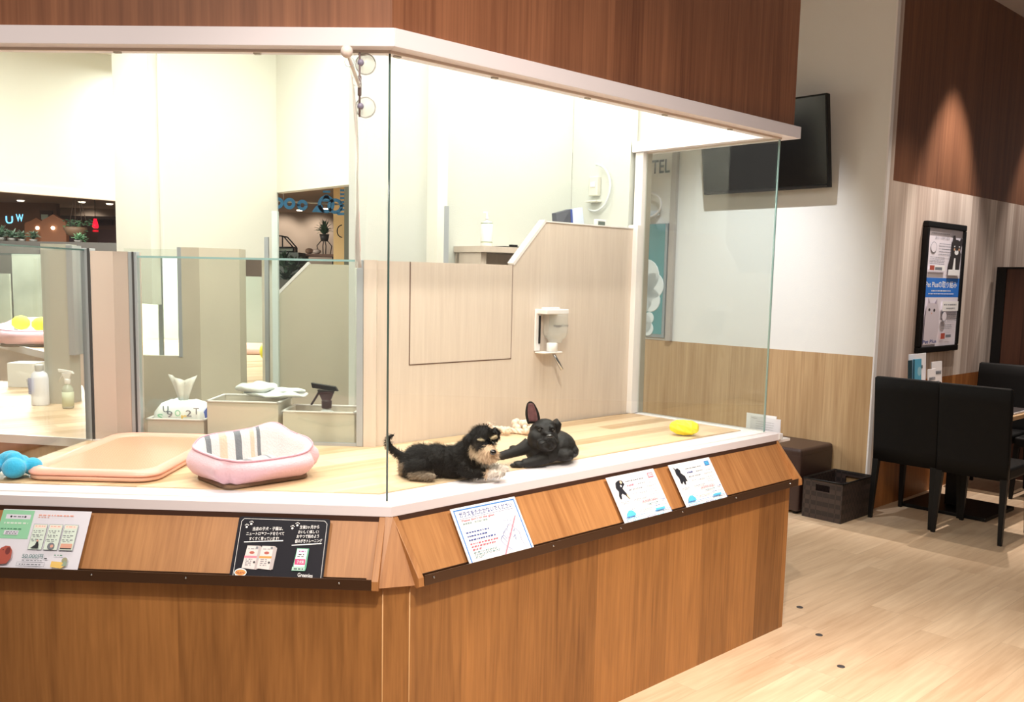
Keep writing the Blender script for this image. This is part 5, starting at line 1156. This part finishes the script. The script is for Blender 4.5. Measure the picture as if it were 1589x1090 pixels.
s.rect(.50, .30, .98, .385, I_wh); s.dashes(.55, .35, .92, I_gry, .012); s.dashes(.62, .32, .88, I_gry, .01); s.disc(.58, .255, .075, I_gry, .045, 20); s.disc(.58, .255, .066, I_vl, .040, 20)
for k in range(5): s.dashes(.67, .285 - k * .018, .95, I_gry, .006)
for k in range(3): s.dashes(.50, .175 - k * .014, .8, I_gry, .006)
s.rect(.50, .06, .62, .11, I_rb); s.rect(.64, .07, .80, .095, I_gry); s.done()

# small cards behind the counter end
hc = thing('card_holder', 'small white notice cards in a holder outside the counter end', 'card holder', RF(2.30, .14, .84))
b = MB(); b.fbox(RF, 2.2218, 2.34, .02, .26, .84, .852); obj('holder_shelf', b, M_white, hc)
b = MB(); b.fbox(RF, 2.275, 2.279, .06, .22, .853, .955); obj('notice', b, M_paper, hc)
b = MB(); b.fbox(RF, 2.262, 2.266, .03, .19, .853, .945); c_ = obj('notice', b, mat('pale_card', (214, 214, 222), .5), hc)
s = Sheet(RF(2.2612, .19, .853), -NR, ZV, .16, .092, hc); 
for k in range(5): s.dashes(.2, .75 - k * .12, .8, I_gry, .02)
s.dashes(.06, .9, .25, I_dk, .03); s.done('print')
# floor studs
for i, (x, y, lb) in enumerate(((1241, 943, 'black floor stud nearest the counter corner, farthest from the viewer'), (1271, 986, 'middle one of the three black floor studs'), (1305, 1035, 'black floor stud nearest the viewer'))):
    b = MB(); b.lathe([(.016, 0), (.016, .0015), (.013, .003)], 20, onz(x, y, 0)); tag(obj('floor_stud', b, mat('grey_black_stud', (64, 62, 66), .5)), lb, 'floor stud', 'round floor studs')

# ------------------------------------------------------------------ the mall beyond the openings
M_mall = mat('taupe_plaster', (172, 156, 142), .8, var=.06, vscale=1.5)
b = MB(); b.box(-14, 1.0, 13.5, 13.6, 0, 3.4); struct('wall_mall', b, M_mall)
b = MB(); b.box(-14, 1.0, 7.0, 13.5, 2.47, 2.57); struct('ceiling_mall', b, mat('mall_ceiling', (150, 130, 112), .8))
spot('mall_spot_a', (-3.05, 13.1, 2.44), (-3.1, 13.5, 2.0), 14, WARM, 100, .8, .03)
spot('mall_spot_b', (-2.55, 13.1, 2.44), (-2.6, 13.5, 2.0), 14, WARM, 100, .8, .03)
spot('mall_spot_c', (-5.9, 13.1, 2.44), (-5.9, 13.5, 2.0), 16, WARM, 100, .8, .03)
spot('mall_spot_d', (-6.7, 13.1, 2.44), (-6.7, 13.5, 2.0), 14, WARM, 100, .8, .03)
area('mall_fill', (-4.5, 9.2, 2.42), 3, 200, (1, .95, .90), None, 1.5)
def onb(x, y, Y=12.5): return onY(x, y, Y)
def pbox(name, x0, y0, x1, y1, Y, d, m, label, cat, group=None, bevel=0, ground=False):
    P, Q = onY(x0, y1, Y), onY(x1, y0, Y); b = MB(); b.box(P.x, Q.x, Y, Y + d, 0 if ground else P.z, Q.z); return tag(obj(name, b, m, bevel=bevel), label, cat, group)
# blue window letters (seen from behind) on a bar
lt = thing('window_lettering', 'big blue cut-out letters hanging in the shop window beyond the doorway', 'lettering', onY(490, 330, 8.0))
M_lb = mat('letter_blue', (58, 142, 204), .5)
def ringl(x, y, rx, ry, w_, a0=0, a1=2 * pi):
    n = 18; k = 8.0; rs = []
    for i in range(n + 1):
        a = a0 + (a1 - a0) * i / n
        o1_, i1 = onY(x + rx * cos(a), y - ry * sin(a), k), onY(x + (rx - w_) * cos(a), y - (ry - w_) * sin(a), k); t = Vector((0, .015, 0))
        rs.append([o1_, i1, i1 + t, o1_ + t])
    return rs
b = MB()
for args in ((431, 315, 9, 9, 5), (449, 316, 9, 9, 5), (506, 317, 13, 14, 5), (520, 320, 12, 12, 5)): b.rings(ringl(*args), smooth=False)
b.rings(ringl(469, 318, 8, 8, 5, 0, 1.1 * pi), smooth=False); b.rings(ringl(469, 319, 8, 8, 5, pi * .9, 2 * pi), smooth=False)
def pq(pts, Y=8.0): 
    q = [onY(x, y, Y) for x, y in pts]; b.prism(q, [p + Vector((0, .015, 0)) for p in q])
pq([(501, 296), (512, 296), (512, 299), (501, 299)]); pq([(504, 302), (509, 302), (513, 313), (500, 313)]); pq([(490, 320), (500, 318), (503, 330), (484, 329)]); pq([(522, 330), (534, 330), (534, 334), (524, 334)])
for k in range(6): pq([(528, 294 + 6 * k), (534, 294 + 6 * k), (534, 297 + 6 * k), (528, 297 + 6 * k)])
obj('letter', b, M_lb, lt)
b = MB(); b.tube([onY(425, 312, 8.02), onY(536, 318, 8.02)], .008, 8); obj('support_bar', b, mat('pale_bar', (170, 166, 150), .4), lt)
for x in (440, 528): P = onY(x, 313, 8.02); b = MB(); b.tube([P, Vector((P.x, P.y, 2.47))], .003, 6); obj('hanging_wire', b, M_alu, lt)
# ceiling downlights of the mall
for (x, y), lb in (((465, 327), 'small glowing downlight left under the blue letters'), ((505, 324.5), 'small glowing downlight under the blue letter stem'), ((127, 314), 'small glowing downlight above the hanging planter'), ((170, 317), 'small glowing downlight right of the hanging planter'), ((32, 312), 'small glowing downlight at the far left opening')):
    P = onz(x, y, 2.462); b = MB(); b.lathe([(.035, 0), (.045, .012)], 14, P - ZV * .006); tag(obj('downlight', b, mat('lamp_glow', (255, 240, 214), .5, emit=6)), lb, 'downlight')
# plant on wire stand, table, terrarium
M_leaf = mat('leaf_green', (56, 92, 58), .6, var=.3, vscale=20); M_leafd = mat('leaf_dark', (40, 62, 44), .6, var=.3, vscale=20); M_pot = mat('dark_pot', (60, 58, 52), .5)
def plant(label, P, h, r, n=40, m=None, pot=True, droop=.3, cat='plant', name='potted_plant'):
    o = thing(name, label, cat, P, local=True)
    if pot: b = MB(); b.lathe([(r * .28, 0), (r * .4, h * .28), (r * .36, h * .28)], 14); obj('pot', b, M_pot, o, local=True)
    b = MB(); rng = random.Random(int(abs(P[0]) * 1000))
    for k in range(n):
        a = rng.random() * 2 * pi; e = rng.uniform(.3, 1.35); l = rng.uniform(.6, 1) ; base = Vector((0, 0, h * .25)); d = Vector((cos(a) * cos(e), sin(a) * cos(e), 0)) * r; up = sin(e) * h * .75 * l
        p0 = base; p1 = base + d * .5 * l + ZV * up * .7; p2 = base + d * l + ZV * (up - droop * h * .3 * (1.4 - e)); wv = Vector((-sin(a), cos(a), 0)) * r * .10; th = Vector((0, 0, .004))
        b.rings([[p0 - wv * .3, p0 + wv * .3, p0 + th], [p1 - wv, p1 + wv, p1 + th], [p2 - wv * .1, p2 + wv * .1, p2 + th]], smooth=False)
    obj('foliage', b, m or M_leaf, o, local=True); return o
PT = onY(503, 392, 11)
tt = thing('side_table', 'brown console table under the plant beyond the doorway', 'table', Vector((PT.x, 11, 0)))
P, Q = onY(470, 394, 11), onY(519, 391, 11); b = MB(); b.box(P.x, Q.x + .1, 10.9, 11.3, P.z - .03, P.z); obj('top', b, mat('walnut_top', (120, 84, 62), .5), tt)
for x in (P.x + .05, Q.x): b = MB(); b.box(x - .02, x + .02, 10.95, 11.0, 0, P.z - .03); obj('leg', b, M_pot, tt)
tz = P.z
b = MB(); st = onY(503, 374, 11.08)
for k in range(4): a = k * pi / 2 + .4; b.tube([(st.x + cos(a) * .07, 11.1 + sin(a) * .07, tz + .001), (st.x + cos(a) * .09, 11.1 + sin(a) * .09, tz + .1), (st.x + cos(a) * .04, 11.1 + sin(a) * .04, st.z)], .006, 5)
tag(obj('plant_stand', b, M_blackm), 'black wire plant stand on the console table', 'plant stand')
plant('leafy green potted plant on the wire stand beyond the doorway', (st.x, 11.1, st.z - .005), .30, .15, 46)
for i, (x, y, sx, sz, rgb, lb) in enumerate(((478, 386, .05, .035, (132, 104, 84), 'brown round basket on the console table'), (490, 388, .05, .03, (226, 206, 190), 'pale cloth bundle on the console table'))):
    P = onY(x, y, 10.98); b = MB(); b.ell((P.x, 11.05, tz + sz), (sx, .05, sz)); tag(obj('basket' if i == 0 else 'cloth_bundle', b, mat('c%d' % i + 'bundle', rgb, .8)), lb, 'basket' if i == 0 else 'cloth')
gh = thing('glass_terrarium', 'small black framed glass terrarium house beyond the doorway', 'terrarium', onY(442, 392, 10.5))
c = [onY(432, 391, 10.5), onY(455, 391, 10.5), onY(455, 384, 10.5), onY(440, 367, 10.5), onY(432, 366, 10.5)]; c2_ = [p + Vector((0, .2, 0)) for p in c]
b = MB()
for L_ in (c, c2_):
    for k in range(5): b.tube([L_[k], L_[(k + 1) % 5]], .008, 5)
for k in range(5): b.tube([c[k], c2_[k]], .006, 5)
b.tube([onY(432, 384, 10.5), onY(455, 384, 10.5)], .008, 5); obj('frame', b, M_blackm, gh)
b = MB(); b.prism([p + Vector((0, .02, 0)) for p in c[:3]] + [onY(432, 384, 10.52)], [p + Vector((0, .18, 0)) for p in c[:3]] + [onY(432, 384, 10.52) + Vector((0, .16, 0))]); obj('glass_body', b, mat('grey_green_pane', (100, 106, 92), .2), gh)
pbox('display_cabinet', 420, 392, 463, 460, 10.45, .4, mat('dark_green_cabinet', (58, 62, 54), .5), 'dark cabinet under the terrarium beyond the doorway', 'cabinet', ground=True)
for i, (x, y) in enumerate(((440, 425), (455, 432), (445, 448))):
    P = onY(x, y, 9.9); plant(('upper', 'middle', 'lower')[i] + ' dark foliage clump left inside the doorway', P, .28, .2, 46, M_leafd, pot=False, name='foliage_clump')
b = MB(); P = onY(442, 470, 9.95); b.box(P.x - .3, P.x + .45, 9.7, 10.3, 0, P.z + .25); tag(obj('planter_box', b, M_pot), 'dark planter box under the foliage in the doorway', 'planter')
pbox('mall_column', 517.5, 250, 535, 470, 9.2, .3, mat('honey_wood_column', (214, 186, 132), .5), 'honey coloured wood column at the right of the doorway view', 'column', ground=True)
pbox('grey_screen', 534, 250, 560, 470, 6.4, .05, mat('grey_green_board', (128, 132, 122), .5), 'grey upright board at the right edge of the doorway', 'board', ground=True)
b = MB(); P = onY(531, 359, 9.15); b.tube([P + Vector((.05 * cos(t), 0, .06 * sin(t))) for t in [pi / 2 + pi * k / 12 for k in range(13)]], .005, 6); tag(obj('ring_handle', b, M_blackm), 'dark curved handle on the honey wood column', 'handle')
# left opening
pbox('brown_wall_board', -60, 285, 86, 382, 12.6, .1, mat('brown_cafe_wall', (112, 84, 66), .7, var=.1), 'brown cafe wall behind the arched panels', 'wall board')
pbox('purple_grey_board', 86, 338, 116, 382, 12.4, .1, mat('mauve_grey_board', (110, 98, 104), .7), 'mauve grey board right of the arched panels', 'board', ground=True)
pbox('brown_beam', 85, 336.5, 195, 339, 12.3, .1, mat('dark_brown_beam', (58, 40, 30), .6), 'thin dark beam across the cafe wall', 'beam')
pbox('shelf_wall', 116, 340, 195, 382, 12.9, .1, mat('cafe_brown', (110, 76, 62), .7), 'reddish brown cafe wall behind the red lamp', 'wall board')
pbox('dark_menu_board', 154, 340.5, 173, 349, 12.84, .06, mat('dark_maroon', (64, 32, 30), .6), 'dark maroon menu board in the cafe', 'menu board')
pbox('cafe_cabinet', 152, 357, 196, 382, 12.2, .3, mat('maroon_cabinet', (72, 46, 44), .6), 'maroon cafe cabinet at the right of the opening', 'cabinet', ground=True)
pbox('cafe_counter', -60, 377.5, 196, 440, 9.95, .4, mat('charcoal_counter', (52, 50, 46), .4), 'long charcoal cafe counter under the opening', 'counter', ground=True)
for i, (x, w2) in enumerate(((56, 18), (82, 20))):
    Y = 11.6 - i * .3; yt = (338, 328)[i]; pts = []
    for k in range(13):
        a = pi * k / 12; pts.append(onY(x + w2 * cos(a), 348 - (348 - yt) * .55 * sin(a) - (4.5 * max(0, 1 - abs(k - 6) / 1.6)), Y))
    ql, qr = onY(x - w2, 379, Y), onY(x + w2, 379, Y); pts += [Vector((ql.x, Y, 0)), Vector((qr.x, Y, 0))]
    b = MB(); b.prism(pts, [p + Vector((0, .08, 0)) for p in pts]); tag(obj('arched_panel', b, mat('terracotta_board', (150, 98, 66), .6)), ('narrower left', 'larger right')[i] + ' orange arched panel behind the opening', 'arched panel')
    P = onY(x + (2, 0)[i], 354, Y - .015); b = MB(); b.ell(P, .022); tag(obj('glow_lamp', b, mat('lamp_glow', (255, 240, 214), .5, emit=6)), ('small', 'bright')[i] + ' glowing bulb on the ' + ('left', 'right')[i] + ' arched panel', 'lamp')
pf_ = pbox('picture_frame', 62, 327, 80, 344, 12.3, .04, mat('dark_frame', (70, 48, 38), .5), 'dark square frame above the arched panels', 'picture frame')
P, Q = onY(64, 342, 12.28), onY(74, 333, 12.28); b = MB(); b.box(P.x, Q.x, 12.28, 12.299, P.z, Q.z); obj('mirror', b, mat('greenish_mirror', (170, 186, 172), .3), pf_)
# hanging planter
hp = thing('hanging_planter', 'green trailing plant in a bowl hung on cords', 'hanging plant', onY(121, 350, 10.6))
b = MB(); P = onY(121, 350, 10.6)
for dx in (-.10, -.03, .05, .11):
    b = MB(); q_ = onY(117 + (dx > 0) * 4, 305, 10.6); b.tube([P + Vector((dx, 0, .0)), Vector((q_.x, 10.6, 2.469))], .004, 4)
    obj('cord', b, mat('cord_brown', (70, 52, 38), .7), hp)
b = MB(); b.lathe([(.02, -.13), (.09, -.09), (.13, -.02), (.12, 0)], 16, P + Vector((-.03, 0, -.02))); obj('bowl', b, mat('brown_bowl', (92, 70, 50), .6), hp)
b = MB(); rng = random.Random(3)
for k in range(130):
    if k < 75: c = P + Vector((rng.uniform(-.14, .14), rng.uniform(-.1, .1), rng.uniform(-.02, .06)))
    else: c = P + Vector((rng.uniform(-.0, .10), rng.uniform(-.05, .05), rng.uniform(-.26, .0)))
    a = rng.random() * 6; d = Vector((cos(a), sin(a) * .5, rng.uniform(-.6, .5))) * .035; s2 = Vector((-sin(a), cos(a), 0)) * .012
    b.hexa([c - s2, c + s2, c + s2 * .6 + d, c - s2 * .6 + d] + [p + ZV * .003 for p in (c - s2, c + s2, c + s2 * .6 + d, c - s2 * .6 + d)])
obj('foliage', b, M_leaf, hp)
rl = thing('red_lamp', 'glowing red cone lamp in the cafe', 'lamp', onY(148, 360, 11.8))
P = onY(148, 349, 11.8); b = MB(); b.lathe([(.03, .05), (.05, -.02), (.036, -.045)], 12, P + ZV * .0, sx=.75); b.lathe([(.022, .052), (.02, .075)], 10, P); obj('shade', b, mat('red_glow', (255, 20, 50), .5, emit=1.6), rl)
b = MB(); b.lathe([(.035, -.09), (.035, -.065)], 10, P); obj('base', b, mat('red_glow_dim', (225, 20, 40), .5, emit=.7), rl)
b = MB(); b.tube([P + ZV * .07, Vector((P.x, P.y, 2.469))], .004, 5); obj('cord', b, M_blackm, rl)
for i, (x, y) in enumerate(((15, 341), (31, 338))):
    nl_ = Sheet(onY(x - 6, y + 6, 12.595), Vector((1, 0, 0)), ZV, .10, .10, None); o = thing('neon_sign', ('left', 'right')[i] + ' half of the glowing pale blue neon mark at far left', 'sign', onY(x, y, 12.0)); nl_.parent = o
    nl_.text(('U', 'W')[i], 0, 0, 1, 1, mat('neon_blue', (120, 205, 255), .5, emit=2.2), True); nl_.done('letter')
for i, (x, y, s_) in enumerate(((2, 378, .15), (19, 370, .13), (34, 374, .11), (52, 380, .11), (122, 390, .11))):
    P = onY(x, y, 10.0); b = 0; P.z = onY(60, 377.5, 9.95).z + .122; plant(('dark plant at the extreme left of the counter', 'dark plant in a brown pot left of the arches', 'brownish plant beside the dark plant', 'small dark plant in front of the left arch', 'green plant below the hanging planter')[i], P - ZV * .12, s_ * 1.3, s_, 40, M_leafd if i != 4 else M_leaf)
